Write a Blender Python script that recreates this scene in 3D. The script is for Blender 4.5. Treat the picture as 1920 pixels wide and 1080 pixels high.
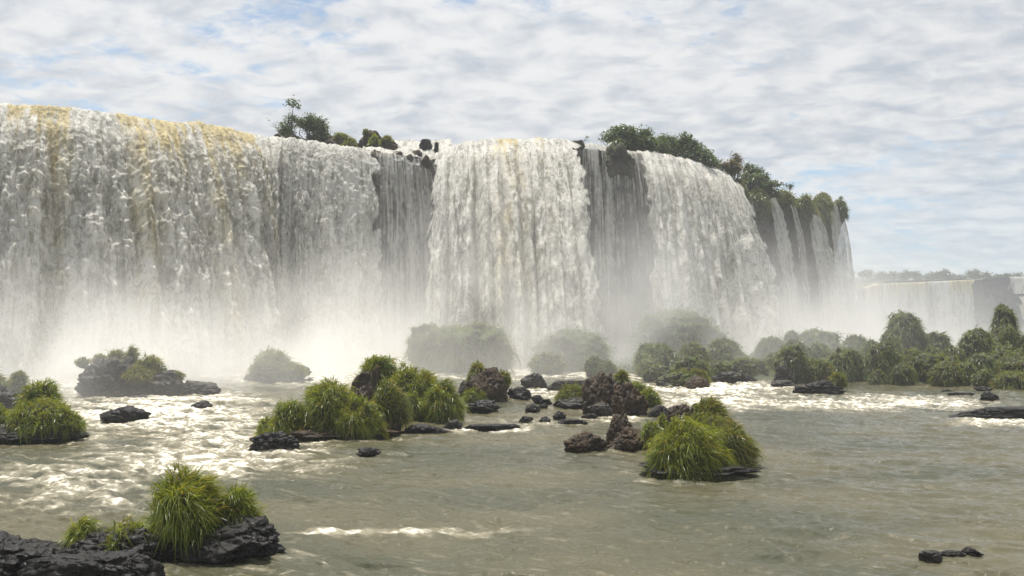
import bpy, math, random
import numpy as np
from mathutils import Vector

for o in list(bpy.data.objects):
    bpy.data.objects.remove(o, do_unlink=True)
S = bpy.context.scene
COL = S.collection
R = math.radians

# ------------------------------------------------------------------ camera
F = 1600.0            # focal length in photo pixels (30 mm on 36 mm, 1920 wide)
HZ = 590.0            # photo row of the horizon
EYE = 5.0             # eye height over the river
cam = bpy.data.cameras.new('camera'); cam.lens = 30.0; cam.sensor_width = 36.0
cam.shift_y = 50 / 1920; cam.clip_start = 0.1; cam.clip_end = 8000
co = bpy.data.objects.new('camera', cam); COL.objects.link(co)
co.location = (0, 0, EYE); co.rotation_euler = (R(90), 0, 0)
S.camera = co

# ------------------------------------------------------------------ sun, sky, exposure
SUN_AZ, SUN_EL = R(-28), R(76)
sdir = Vector((math.sin(SUN_AZ) * math.cos(SUN_EL), math.cos(SUN_AZ) * math.cos(SUN_EL), math.sin(SUN_EL)))
sl = bpy.data.lights.new('sun', 'SUN'); sl.energy = 5.0; sl.angle = R(0.5); sl.color = (1.0, 0.95, 0.86)
so = bpy.data.objects.new('sun', sl); COL.objects.link(so)
so.rotation_euler = sdir.to_track_quat('Z', 'Y').to_euler(); so.location = (-40, 60, 120)

S.view_settings.view_transform = 'Standard'; S.view_settings.look = 'None'
S.view_settings.gamma = 1; S.view_settings.exposure = 0.45
S.view_settings.use_curve_mapping = False
S.render.engine = 'CYCLES'
cy = S.cycles
cy.max_bounces = 8; cy.diffuse_bounces = 3; cy.glossy_bounces = 2; cy.transmission_bounces = 3
cy.volume_bounces = 6; cy.transparent_max_bounces = 14
cy.volume_step_rate = 2.0; cy.volume_max_steps = 128
cy.use_denoising = True; cy.sample_clamp_indirect = 4.0; cy.sample_clamp_direct = 12.0
cy.caustics_reflective = False; cy.caustics_refractive = False

W = bpy.data.worlds.new('World'); S.world = W; W.use_nodes = True


class G:
    """small node-graph helper"""
    def __init__(s, nt):
        s.nt = nt; s.N = nt.nodes; s.L = nt.links

    def put(s, sock, v):
        if v is None: return
        if isinstance(v, bpy.types.NodeSocket): s.L.new(v, sock)
        else: sock.default_value = v

    def n(s, typ, **kw):
        nd = s.N.new(typ)
        for k, v in kw.items(): setattr(nd, k, v)
        return nd

    def m(s, op, a, b=None, c=None, clamp=False):
        nd = s.n('ShaderNodeMath', operation=op, use_clamp=clamp)
        s.put(nd.inputs[0], a); s.put(nd.inputs[1], b); s.put(nd.inputs[2], c)
        return nd.outputs[0]

    def vm(s, op, a, b=None):
        nd = s.n('ShaderNodeVectorMath', operation=op)
        s.put(nd.inputs[0], a)
        if b is not None: s.put(nd.inputs[3] if op == 'SCALE' else nd.inputs[1], b)
        return nd.outputs['Value'] if op in ('DOT_PRODUCT', 'LENGTH') else nd.outputs[0]

    def noise(s, vec, scale, detail=4, rough=0.5, dist=0.0):
        nd = s.n('ShaderNodeTexNoise')
        s.put(nd.inputs['Vector'], vec); s.put(nd.inputs['Scale'], scale); s.put(nd.inputs['Detail'], detail)
        s.put(nd.inputs['Roughness'], rough); s.put(nd.inputs['Distortion'], dist)
        return nd.outputs['Fac']

    def ss(s, v, a, b, lo=0.0, hi=1.0):
        nd = s.n('ShaderNodeMapRange', interpolation_type='SMOOTHSTEP')
        s.put(nd.inputs['Value'], v); s.put(nd.inputs['From Min'], a); s.put(nd.inputs['From Max'], b)
        s.put(nd.inputs['To Min'], lo); s.put(nd.inputs['To Max'], hi)
        return nd.outputs[0]

    def mix(s, f, a, b):
        nd = s.n('ShaderNodeMix', data_type='RGBA')
        s.put(nd.inputs[0], f)
        for i, v in ((6, a), (7, b)):
            if isinstance(v, tuple) and len(v) == 3: v = (*v, 1)
            s.put(nd.inputs[i], v)
        return nd.outputs[2]

    def attr(s, name):
        return s.n('ShaderNodeAttribute', attribute_name=name)


g = G(W.node_tree); g.N.clear()
sky = g.n('ShaderNodeTexSky', sky_type='NISHITA', sun_disc=False, sun_elevation=SUN_EL, sun_rotation=SUN_AZ % (2 * math.pi))
sky.air_density = 1.0; sky.dust_density = 0.4; sky.ozone_density = 1.0
tc = g.n('ShaderNodeTexCoord').outputs['Generated']
sp = g.n('ShaderNodeSeparateXYZ'); g.L.new(tc, sp.inputs[0])
zz = g.m('ADD', g.m('MAXIMUM', sp.outputs[2], 0.0), 0.20)
cx = g.m('DIVIDE', sp.outputs[0], zz); cyy = g.m('DIVIDE', sp.outputs[1], zz)
cv = g.n('ShaderNodeCombineXYZ'); g.L.new(cx, cv.inputs[0]); g.L.new(cyy, cv.inputs[1]); cv.inputs[2].default_value = 3.7
P = cv.outputs[0]
mp = g.n('ShaderNodeMapping'); g.L.new(P, mp.inputs[0]); mp.inputs['Location'].default_value = (4.1, 2.6, 0.0)
mp.inputs['Rotation'].default_value = (0, 0, R(28)); mp.inputs['Scale'].default_value = (1.0, 1.3, 1)
P = mp.outputs[0]
big = g.noise(P, 0.8, 2, 0.45)
mid = g.noise(P, 2.6, 4, 0.5, 0.3)
cell = g.m('ADD', g.m('MULTIPLY', g.noise(P, 10.5, 5, 0.55, 0.35), 0.75), g.m('MULTIPLY', g.noise(P, 26.0, 5, 0.6, 0.5), 0.30))
cover = g.m('ADD', g.m('MULTIPLY', big, 0.50), g.m('ADD', g.m('MULTIPLY', mid, 0.40), g.m('MULTIPLY', cell, 0.42)))
mask = g.ss(cover, 0.50, 0.62)
tone = g.m('ADD', g.m('MULTIPLY', g.noise(g.vm('ADD', P, (0.02, -0.05, 1.3)), 8.0, 5, 0.55, 0.3), 0.75), g.m('MULTIPLY', g.noise(P, 1.5, 3, 0.5), 0.42))
bright = g.ss(tone, 0.40, 0.74)
ccol = g.mix(bright, (4.5, 4.95, 5.6), (7.6, 7.6, 7.6))
glow = g.m('POWER', g.m('MAXIMUM', g.vm('DOT_PRODUCT', tc, tuple(sdir)), 0.0), 3.0)
ccol = g.vm('SCALE', ccol, g.m('ADD', g.m('MULTIPLY', glow, 0.42), 0.78))
hor = g.ss(sp.outputs[2], 0.0, 0.22)
mask = g.m('MULTIPLY', mask, g.m('ADD', g.m('MULTIPLY', hor, 0.42), 0.55))
skc = g.mix(mask, g.vm('MULTIPLY', sky.outputs[0], g.mix(hor, (0.50, 0.60, 0.78), (1.15, 1.08, 0.98))), ccol)
bg = g.n('ShaderNodeBackground'); g.L.new(skc, bg.inputs[0]); bg.inputs[1].default_value = 0.1
wo = g.n('ShaderNodeOutputWorld'); g.L.new(bg.outputs[0], wo.inputs[0])
W.cycles.sampling_method = 'MANUAL'; W.cycles.sample_map_resolution = 512

# ------------------------------------------------------------------ numpy noise
def _hash(*ints):
    h = np.zeros(np.broadcast(*ints).shape, np.uint32)
    for i, a in enumerate(ints):
        h = (h ^ (a.astype(np.int64) & 0xffffffff).astype(np.uint32)) * np.uint32(2654435761)
        h = h ^ (h >> np.uint32(15))
    h = h * np.uint32(2246822519); h ^= h >> np.uint32(13)
    return h


def _fade(t): return t * t * t * (t * (t * 6 - 15) + 10)


def perlin(x, y, seed=0):
    """gradient noise, about -1..1"""
    x = np.asarray(x, float); y = np.asarray(y, float)
    xi = np.floor(x); yi = np.floor(y); xf = x - xi; yf = y - yi
    xi = xi.astype(np.int64); yi = yi.astype(np.int64); sd = np.full(1, seed * 7919 + 17)
    def gr(ix, iy, dx, dy):
        a = _hash(ix, iy, sd).astype(np.float64) * (2 * math.pi / 4294967296.0)
        return np.cos(a) * dx + np.sin(a) * dy
    u = _fade(xf); v = _fade(yf)
    a = gr(xi, yi, xf, yf); b = gr(xi + 1, yi, xf - 1, yf)
    c = gr(xi, yi + 1, xf, yf - 1); d = gr(xi + 1, yi + 1, xf - 1, yf - 1)
    return ((a + u * (b - a)) * (1 - v) + (c + u * (d - c)) * v) * 1.5


def fbm(x, y, oct=4, seed=0, gain=0.5, lac=2.03):
    s = 0; a = 1; t = 0
    for i in range(oct):
        s = s + a * perlin(x, y, seed + i * 13); t += a; a *= gain; x = x * lac + 3.1; y = y * lac + 7.7
    return s / t


def ridged(x, y, oct=4, seed=0, gain=0.55):
    s = 0; a = 1; t = 0
    for i in range(oct):
        s = s + a * (1 - np.abs(perlin(x, y, seed + i * 13)) * 1.6); t += a; a *= gain; x = x * 2.03 + 1.7; y = y * 2.03 + 5.1
    return np.clip(s / t, 0, 1)


def vnoise3(p, seed=0):
    i = np.floor(p); f = _fade(p - i); i = i.astype(np.int64); r = 0; sd = np.full(1, seed * 7919 + 3)
    for dx in (0, 1):
        for dy in (0, 1):
            for dz in (0, 1):
                w = (f[:, 0] if dx else 1 - f[:, 0]) * (f[:, 1] if dy else 1 - f[:, 1]) * (f[:, 2] if dz else 1 - f[:, 2])
                r = r + w * (_hash(i[:, 0] + dx, i[:, 1] + dy, i[:, 2] + dz, sd) / 4294967296.0)
    return r * 2 - 1


def fbm3(p, oct=4, seed=0, gain=0.5):
    s = 0; a = 1; t = 0
    for k in range(oct):
        s = s + a * vnoise3(p, seed + k * 11); t += a; a *= gain; p = p * 2.02 + 4.3
    return s / t


def sstep(a, b, x):
    t = np.clip((x - a) / (b - a), 0, 1); return t * t * (3 - 2 * t)


def D(py): return F * EYE / (py - HZ)                     # distance of the water at a photo row
def PT(px, py, d): return np.array(((px - 960) / F * d, d, EYE + (HZ - py) / F * d))

# ------------------------------------------------------------------ mesh helpers
def mesh(name, verts, faces, mats=(), smooth=True, attrs=None, midx=None):
    """faces: (m,k) int array or a list of such arrays"""
    me = bpy.data.meshes.new(name)
    verts = np.asarray(verts, np.float32)
    fl = faces if isinstance(faces, list) else [faces]
    fl = [np.asarray(f, np.int32) for f in fl if len(f)]
    loops = np.concatenate([f.ravel() for f in fl])
    cnt = np.concatenate([np.full(len(f), f.shape[1], np.int32) for f in fl])
    start = np.concatenate([[0], np.cumsum(cnt)[:-1]]).astype(np.int32)
    me.vertices.add(len(verts)); me.vertices.foreach_set('co', verts.ravel())
    me.loops.add(len(loops)); me.loops.foreach_set('vertex_index', loops)
    me.polygons.add(len(cnt)); me.polygons.foreach_set('loop_start', start)
    try: me.polygons.foreach_set('loop_total', cnt)
    except Exception: pass
    for m in mats: me.materials.append(m)
    if midx is not None: me.polygons.foreach_set('material_index', np.asarray(midx, np.int32))
    me.polygons.foreach_set('use_smooth', np.full(len(cnt), smooth, bool))
    for k, v in (attrs or {}).items():
        v = np.asarray(v, np.float32)
        if v.ndim == 1:
            me.attributes.new(k, 'FLOAT', 'POINT').data.foreach_set('value', v)
        else:
            me.attributes.new(k, 'FLOAT_VECTOR', 'POINT').data.foreach_set('vector', v.ravel())
    me.update(calc_edges=True)
    return me


def obj(name, me, parent=None, loc=(0, 0, 0), label=None, cat=None, group=None, kind=None):
    o = bpy.data.objects.new(name, me); COL.objects.link(o); o.location = loc
    if parent: o.parent = parent
    if label: o['label'] = label
    if cat: o['category'] = cat
    if group: o['group'] = group
    if kind: o['kind'] = kind
    return o


def grid_faces(nu, nv, off=0):
    i = np.arange(nu - 1)[:, None] * nv + np.arange(nv - 1)[None, :]
    i = i.ravel() + off
    return np.stack([i, i + nv, i + nv + 1, i + 1], 1)


def ico(sub):
    t = (1 + 5 ** .5) / 2
    v = [(-1, t, 0), (1, t, 0), (-1, -t, 0), (1, -t, 0), (0, -1, t), (0, 1, t), (0, -1, -t), (0, 1, -t), (t, 0, -1), (t, 0, 1), (-t, 0, -1), (-t, 0, 1)]
    f = [(0, 11, 5), (0, 5, 1), (0, 1, 7), (0, 7, 10), (0, 10, 11), (1, 5, 9), (5, 11, 4), (11, 10, 2), (10, 7, 6), (7, 1, 8), (3, 9, 4), (3, 4, 2), (3, 2, 6), (3, 6, 8), (3, 8, 9), (4, 9, 5), (2, 4, 11), (6, 2, 10), (8, 6, 7), (9, 8, 1)]
    v = np.array(v, float); v /= np.linalg.norm(v, axis=1)[:, None]; f = np.array(f)
    for _ in range(sub):
        e = np.concatenate([f[:, [0, 1]], f[:, [1, 2]], f[:, [2, 0]]]); e.sort(1)
        u, inv = np.unique(e, axis=0, return_inverse=True); inv = inv.ravel()
        m = v[u].mean(1); m /= np.linalg.norm(m, axis=1)[:, None]
        n = len(v); v = np.concatenate([v, m]); k = len(f)
        a, b, c = inv[:k] + n, inv[k:2 * k] + n, inv[2 * k:] + n
        f = np.concatenate([np.stack([f[:, 0], a, c], 1), np.stack([f[:, 1], b, a], 1), np.stack([f[:, 2], c, b], 1), np.stack([a, b, c], 1)])
    return v, f


ICO = {k: ico(k) for k in range(1, 7)}

# ------------------------------------------------------------------ materials
def mat(name):
    m = bpy.data.materials.new(name); m.use_nodes = True
    gg = G(m.node_tree); gg.N.clear()
    out = gg.n('ShaderNodeOutputMaterial')
    return m, gg, out


def principled(gg, **kw):
    p = gg.n('ShaderNodeBsdfPrincipled')
    for k, v in kw.items():
        gg.put(p.inputs[k.replace('_', ' ')], v)
    return p


def bump(gg, h, strength, dist, normal=None):
    b = gg.n('ShaderNodeBump'); gg.put(b.inputs['Height'], h); gg.put(b.inputs['Strength'], strength); gg.put(b.inputs['Distance'], dist)
    if normal is not None: gg.put(b.inputs['Normal'], normal)
    return b.outputs[0]


def mat_river():
    m, q, out = mat('river water')
    geo = q.n('ShaderNodeNewGeometry').outputs['Position']
    foam = q.attr('foam').outputs['Fac']
    mpn = q.n('ShaderNodeMapping'); q.L.new(geo, mpn.inputs[0]); mpn.inputs['Scale'].default_value = (0.75, 1.15, 1)
    v = mpn.outputs[0]
    fine = q.noise(v, 5.5, 6, 0.66, 0.6)
    mid = q.noise(v, 1.6, 4, 0.6, 0.4)
    lace = q.m('ADD', foam, q.m('MULTIPLY', q.m('SUBTRACT', q.m('ADD', q.m('MULTIPLY', fine, 0.6), q.m('MULTIPLY', mid, 0.4)), 0.5), 1.7))
    vor = q.n('ShaderNodeTexVoronoi', feature='DISTANCE_TO_EDGE'); q.put(vor.inputs['Vector'], v); vor.inputs['Scale'].default_value = 2.6
    lace = q.m('SUBTRACT', lace, q.m('MULTIPLY', q.ss(vor.outputs['Distance'], 0.02, 0.25), 0.22))
    fm = q.ss(lace, 0.30, 0.82)
    silt = q.noise(v, 0.16, 3, 0.5)
    wcol = q.mix(q.ss(silt, 0.35, 0.65), (0.056, 0.057, 0.035), (0.092, 0.083, 0.048))
    wcol = q.mix(q.m('MULTIPLY', q.ss(foam, 0.12, 0.50), 0.55), wcol, (0.34, 0.305, 0.22))
    col = q.mix(fm, wcol, (0.68, 0.64, 0.55))
    rough = q.m('ADD', q.m('MULTIPLY', fm, 0.45), 0.07)
    h = q.m('ADD', q.m('MULTIPLY', fine, 0.22), q.m('MULTIPLY', mid, 0.8))
    nb = bump(q, h, 0.70, 0.17)
    p = principled(q, Base_Color=col, Roughness=rough, IOR=1.33, Normal=nb)
    q.L.new(p.outputs[0], out.inputs[0])
    return m


def mat_fall(name, white=(0.92, 0.90, 0.84), cream=(0.88, 0.81, 0.62), amber=(0.84, 0.71, 0.40), fine=(7.0, 1.6), solid=1.0, soft=0.40, grain=0.9, glass=(0.52, 0.52, 0.50)):
    m, q, out = mat(name)
    flow = q.attr('flow').outputs['Vector']
    dens = q.attr('dens').outputs['Fac']; wh = q.attr('white').outputs['Fac']
    def mapped(sx, sy):
        mm = q.n('ShaderNodeMapping'); q.L.new(flow, mm.inputs[0]); mm.inputs['Scale'].default_value = (sx, sy, 1); return mm.outputs[0]
    n1 = q.noise(mapped(fine[0] * .55, fine[1] * .55), 1.0, 6, 0.68, 0.5)
    n2 = q.noise(mapped(fine[0] * .34, fine[1] * .14), 1.0, 4, 0.6, 0.2)
    n3 = q.noise(mapped(fine[0] * 1.2, fine[1] * 2.0), 1.0, 3, 0.65, 0.8)
    n4 = q.noise(mapped(fine[0] * .09, fine[1] * .16), 1.0, 4, 0.6, 0.5)
    a = q.m('ADD', dens, q.m('ADD', q.m('MULTIPLY', q.m('SUBTRACT', n1, 0.5), grain), q.m('MULTIPLY', q.m('SUBTRACT', n2, 0.5), 1.0)))
    alpha = q.m('MULTIPLY', q.ss(a, 0.26, 0.26 + soft), solid)
    wf = q.m('ADD', wh, q.m('ADD', q.m('MULTIPLY', q.m('SUBTRACT', n2, 0.5), 1.1), q.m('ADD', q.m('MULTIPLY', q.m('SUBTRACT', n1, 0.5), 0.5), q.m('MULTIPLY', q.m('SUBTRACT', n4, 0.5), 0.8))))
    col = q.mix(q.ss(wf, 0.05, 0.55), amber, cream)
    col = q.mix(q.ss(wf, 0.38, 0.85), col, white)
    n5 = q.noise(mapped(fine[0] * .30, fine[1] * 0.70), 1.0, 6, 0.72, 1.2)
    n6 = q.noise(mapped(fine[0] * .16, fine[1] * .10), 1.0, 3, 0.6, 0.3)
    lace = q.m('ADD', q.m('MULTIPLY', n5, 0.55), q.m('ADD', q.m('MULTIPLY', n2, 0.22), q.m('MULTIPLY', n6, 0.23)))
    col = q.mix(q.ss(lace, 0.43, 0.53), q.vm('MULTIPLY', col, glass), col)
    hh = q.m('ADD', q.m('MULTIPLY', n1, 1.0), q.m('ADD', q.m('MULTIPLY', n3, 0.35), q.m('ADD', q.m('MULTIPLY', n5, 0.6), q.m('MULTIPLY', n4, 1.2))))
    nb = bump(q, hh, 0.85, 0.34)
    p = principled(q, Base_Color=col, Roughness=0.42, IOR=1.33, Normal=nb)
    t = q.n('ShaderNodeBsdfTranslucent'); q.put(t.inputs[0], col); q.put(t.inputs['Normal'], nb)
    mx = q.n('ShaderNodeMixShader'); mx.inputs[0].default_value = 0.40
    q.L.new(p.outputs[0], mx.inputs[1]); q.L.new(t.outputs[0], mx.inputs[2])
    tr = q.n('ShaderNodeBsdfTransparent')
    m2 = q.n('ShaderNodeMixShader'); q.L.new(alpha, m2.inputs[0]); q.L.new(tr.outputs[0], m2.inputs[1]); q.L.new(mx.outputs[0], m2.inputs[2])
    q.L.new(m2.outputs[0], out.inputs[0])
    return m


def mat_rock(name, dark, light, moss=None, rough=0.55, scale=1.0, moss_amt=0.5):
    m, q, out = mat(name)
    tcn = q.n('ShaderNodeNewGeometry')
    P = tcn.outputs['Position']
    a = q.noise(P, 1.3 * scale, 6, 0.62, 0.3); b = q.noise(P, 9.0 * scale, 5, 0.65)
    cracks = q.n('ShaderNodeTexVoronoi', feature='DISTANCE_TO_EDGE'); q.put(cracks.inputs['Vector'], P); cracks.inputs['Scale'].default_value = 2.2 * scale
    ck = q.ss(cracks.outputs['Distance'], 0.0, 0.06)
    col = q.mix(q.ss(q.m('ADD', q.m('MULTIPLY', a, 0.6), q.m('MULTIPLY', b, 0.4)), 0.36, 0.66), dark, light)
    col = q.mix(q.m('MULTIPLY', q.m('SUBTRACT', 1.0, ck), 0.35), col, tuple(c * 0.5 for c in dark))
    if moss:
        ns = q.n('ShaderNodeSeparateXYZ'); q.L.new(tcn.outputs['Normal'], ns.inputs[0])
        up = q.m('ADD', q.m('MULTIPLY', ns.outputs[2], 0.5), q.m('MULTIPLY', q.m('SUBTRACT', a, 0.5), 2.0))
        col = q.mix(q.ss(up, 0.62 - moss_amt * .6, 0.95 - moss_amt * .6), col, moss)
    nb = bump(q, q.m('ADD', q.m('MULTIPLY', b, 0.5), q.m('ADD', a, q.m('MULTIPLY', ck, 0.25))), 0.8, 0.12 / scale)
    p = principled(q, Base_Color=col, Roughness=q.m('ADD', q.m('MULTIPLY', q.ss(a, 0.35, 0.6), 0.30), rough - 0.18), Normal=nb)
    p.inputs['Specular IOR Level'].default_value = 0.2
    q.L.new(p.outputs[0], out.inputs[0])
    return m


def mat_grass(name, lo, hi, straw, transl=0.5, straw_at=0.86):
    m, q, out = mat(name)
    t = q.attr('tint').outputs['Fac']; tip = q.attr('tip').outputs['Fac']
    c = q.mix(t, lo, hi)
    c = q.mix(q.ss(t, straw_at, straw_at + 0.1), c, straw)
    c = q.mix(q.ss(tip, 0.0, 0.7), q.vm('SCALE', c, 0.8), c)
    p = principled(q, Base_Color=c, Roughness=0.38, IOR=1.45)
    tl = q.n('ShaderNodeBsdfTranslucent'); q.put(tl.inputs[0], q.vm('MULTIPLY', c, (1.7, 1.6, 0.8)))
    mx = q.n('ShaderNodeMixShader'); mx.inputs[0].default_value = transl
    q.L.new(p.outputs[0], mx.inputs[1]); q.L.new(tl.outputs[0], mx.inputs[2]); q.L.new(mx.outputs[0], out.inputs[0])
    return m


def mat_plain(name, c1, c2, scale=2.0, rough=0.85):
    m, q, out = mat(name)
    P = q.n('ShaderNodeNewGeometry').outputs['Position']
    n_ = q.noise(P, scale, 5, 0.6)
    p = principled(q, Base_Color=q.mix(q.ss(n_, 0.3, 0.7), c1, c2), Roughness=rough, Normal=bump(q, n_, 0.6, 0.2))
    q.L.new(p.outputs[0], out.inputs[0])
    return m


M_RIVER = mat_river()
M_FALL = mat_fall('falling white water')
M_VEIL = mat_fall('thin falling threads', fine=(9.0, 0.36), solid=0.80, soft=0.6, grain=1.3)
M_FARFALL = mat_fall('far falling water', fine=(1.3, 0.10))
M_WET = mat_rock('wet black basalt', (0.006, 0.0055, 0.0052), (0.021, 0.019, 0.018), rough=0.42)
M_GREY = mat_rock('damp grey basalt', (0.016, 0.0145, 0.0135), (0.060, 0.054, 0.048), moss=(0.07, 0.08, 0.03), rough=0.45, moss_amt=0.25)
M_BROWN = mat_rock('dry brown basalt', (0.018, 0.0125, 0.008), (0.082, 0.055, 0.034), rough=0.6)
M_MOSS = mat_rock('mossy basalt', (0.025, 0.022, 0.017), (0.08, 0.07, 0.05), moss=(0.065, 0.085, 0.022), rough=0.7, moss_amt=0.75)
M_CLIFF = mat_rock('cliff basalt', (0.018, 0.015, 0.014), (0.075, 0.058, 0.048), moss=(0.04, 0.055, 0.02), rough=0.5, scale=0.6, moss_amt=0.3)
M_SOIL = mat_plain('thatch and roots', (0.020, 0.020, 0.008), (0.05, 0.05, 0.018), 4.0)
M_BED = mat_plain('river bed', (0.05, 0.045, 0.03), (0.09, 0.08, 0.05), 0.3)
M_PLAT = mat_plain('upper river bed', (0.10, 0.09, 0.06), (0.16, 0.14, 0.09), 0.4, 0.5)
M_BANK = mat_plain('grassy ground', (0.018, 0.025, 0.008), (0.045, 0.055, 0.018), 1.2)
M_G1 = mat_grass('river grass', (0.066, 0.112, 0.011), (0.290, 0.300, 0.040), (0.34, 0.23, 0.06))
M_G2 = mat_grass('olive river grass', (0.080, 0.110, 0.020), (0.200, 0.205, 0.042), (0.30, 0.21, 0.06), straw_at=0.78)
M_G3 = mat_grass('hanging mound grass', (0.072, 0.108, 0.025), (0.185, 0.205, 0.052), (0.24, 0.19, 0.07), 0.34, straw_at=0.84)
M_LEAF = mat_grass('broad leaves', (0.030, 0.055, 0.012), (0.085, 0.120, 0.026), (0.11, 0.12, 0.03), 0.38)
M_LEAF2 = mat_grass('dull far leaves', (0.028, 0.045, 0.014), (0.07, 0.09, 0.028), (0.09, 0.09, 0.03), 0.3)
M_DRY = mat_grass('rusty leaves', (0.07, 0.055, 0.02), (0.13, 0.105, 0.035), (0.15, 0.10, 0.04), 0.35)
M_BARK = mat_plain('pale bark', (0.10, 0.085, 0.065), (0.2, 0.18, 0.15), 8.0)

# ------------------------------------------------------------------ the cliff line
# photo column, distance, photo row of the lip
CL = np.array([
    (-1500, 58, 60), (-700, 64, 122), (-300, 68, 165), (0, 72, 196), (130, 74, 205), (250, 77, 222), (380, 81, 236), (480, 85, 258),
    (560, 86, 264), (640, 86, 275), (700, 87, 285), (760, 88, 294), (806, 89, 303), (832, 91.5, 285), (880, 94, 270), (950, 95, 267),
    (1030, 94, 267), (1075, 92.5, 268), (1125, 92.5, 272), (1180, 93, 284), (1260, 97, 296), (1330, 102, 318), (1365, 107, 336), (1400, 112, 345),
    (1460, 120, 362), (1520, 128, 372), (1560, 134, 380), (1578, 141, 388), (1574, 152, 400), (1560, 170, 420), (1560, 200, 440)], float)
_t = np.arange(len(CL))
_tt = np.linspace(0, len(CL) - 1, 3000)
_c = np.stack([np.interp(_tt, _t, CL[:, k]) for k in range(3)], 1)
_k = np.exp(-np.linspace(-2.2, 2.2, 61) ** 2); _k /= _k.sum()
_pad = np.concatenate([np.repeat(_c[:1], 30, 0), _c, np.repeat(_c[-1:], 30, 0)])
_c = np.stack([np.convolve(_pad[:, k], _k, 'valid') for k in range(3)], 1)
LX = (_c[:, 0] - 960) / F * _c[:, 1]; LY = _c[:, 1]; LZ = EYE + (HZ - _c[:, 2]) / F * LY
LU = np.concatenate([[0], np.cumsum(np.hypot(np.diff(LX), np.diff(LY)))])
_tx = np.gradient(LX, LU); _ty = np.gradient(LY, LU)
_k2 = np.ones(91) / 91
def _sm(a): return np.convolve(np.concatenate([np.repeat(a[:1], 45), a, np.repeat(a[-1:], 45)]), _k2, 'valid')
_tx = _sm(_tx); _ty = _sm(_ty); _tl = np.hypot(_tx, _ty)
LNX = _ty / _tl; LNY = -_tx / _tl
_mono = np.argmax(_c[:, 0] > 1572)
def U(px):                                              # arc length along the lip for a photo column
    return np.interp(px, _c[:_mono, 0], LU[:_mono])
def lip(u):
    return [np.interp(u, LU, a) for a in (LX, LY, LZ, LNX, LNY)]
def upx(u): return np.interp(u, LU, _c[:, 0])

# cliff: a displaced rock face under the lip plus the flat river bed behind it
u = np.linspace(0, LU[-1], 760); nz = 110
x, y, z, nx, ny = lip(u)
v = np.linspace(0, 1, nz)
uu, vv = np.meshgrid(u, v, indexing='ij')
zl = z[:, None] - 0.30
zz_ = -1.5 + (zl + 1.5) * vv
st = np.floor(zz_ * 0.42 + 0.5 * perlin(uu * 0.2, zz_ * 0.1, 5))
colm = perlin(uu * 0.45, st * 3.7, 6); colm2 = perlin(uu * 1.3, zz_ * 0.5, 7); colm3 = fbm(uu * 1.9, zz_ * 2.2, 3, 8)
off = -1.0 + 0.75 * np.round(colm * 2) / 2 + 0.4 * colm2 + 0.30 * colm3
off = off - 0.5 * (1 - vv)
px_u = upx(u)
over = sstep(1330, 1390, px_u) * (1 - sstep(1590, 1600, px_u))
off = off + over[:, None] * (1.2 * sstep(0.62, 0.9, vv) - 0.5)
cvx = x[:, None] + nx[:, None] * off; cvy = y[:, None] + ny[:, None] * off
V = np.stack([cvx, cvy, zz_], 2).reshape(-1, 3)
cf = grid_faces(len(u), nz)
nback = 10
bv = []
tb = np.linspace(0.02, 1, nback) ** 1.5
for k in range(nback):
    bx = cvx[:, -1] * (1 + 0.9 * tb[k]) - 90 * tb[k] * over - 30 * tb[k]; by = cvy[:, -1] + 260 * tb[k] * (1 - 0.75 * sstep(1560, 1579, px_u) * 0)
    bz = zl[:, 0] + (23 - zl[:, 0]) * min(1, tb[k] * 4) - 0.4
    bv.append(np.stack([bx, by, bz], 1))
bv = np.stack([np.stack([cvx[:, -1], cvy[:, -1], zl[:, 0] - 0.02], 1)] + bv, 1)
off0 = len(V)
V = np.concatenate([V, bv.reshape(-1, 3)])
pf = grid_faces(len(u), nback + 1, off0)
obj('cliff', mesh('cliff', V, [cf, pf], [M_CLIFF, M_PLAT], smooth=True, midx=[0] * len(cf) + [1] * len(pf)), kind='structure')

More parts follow.
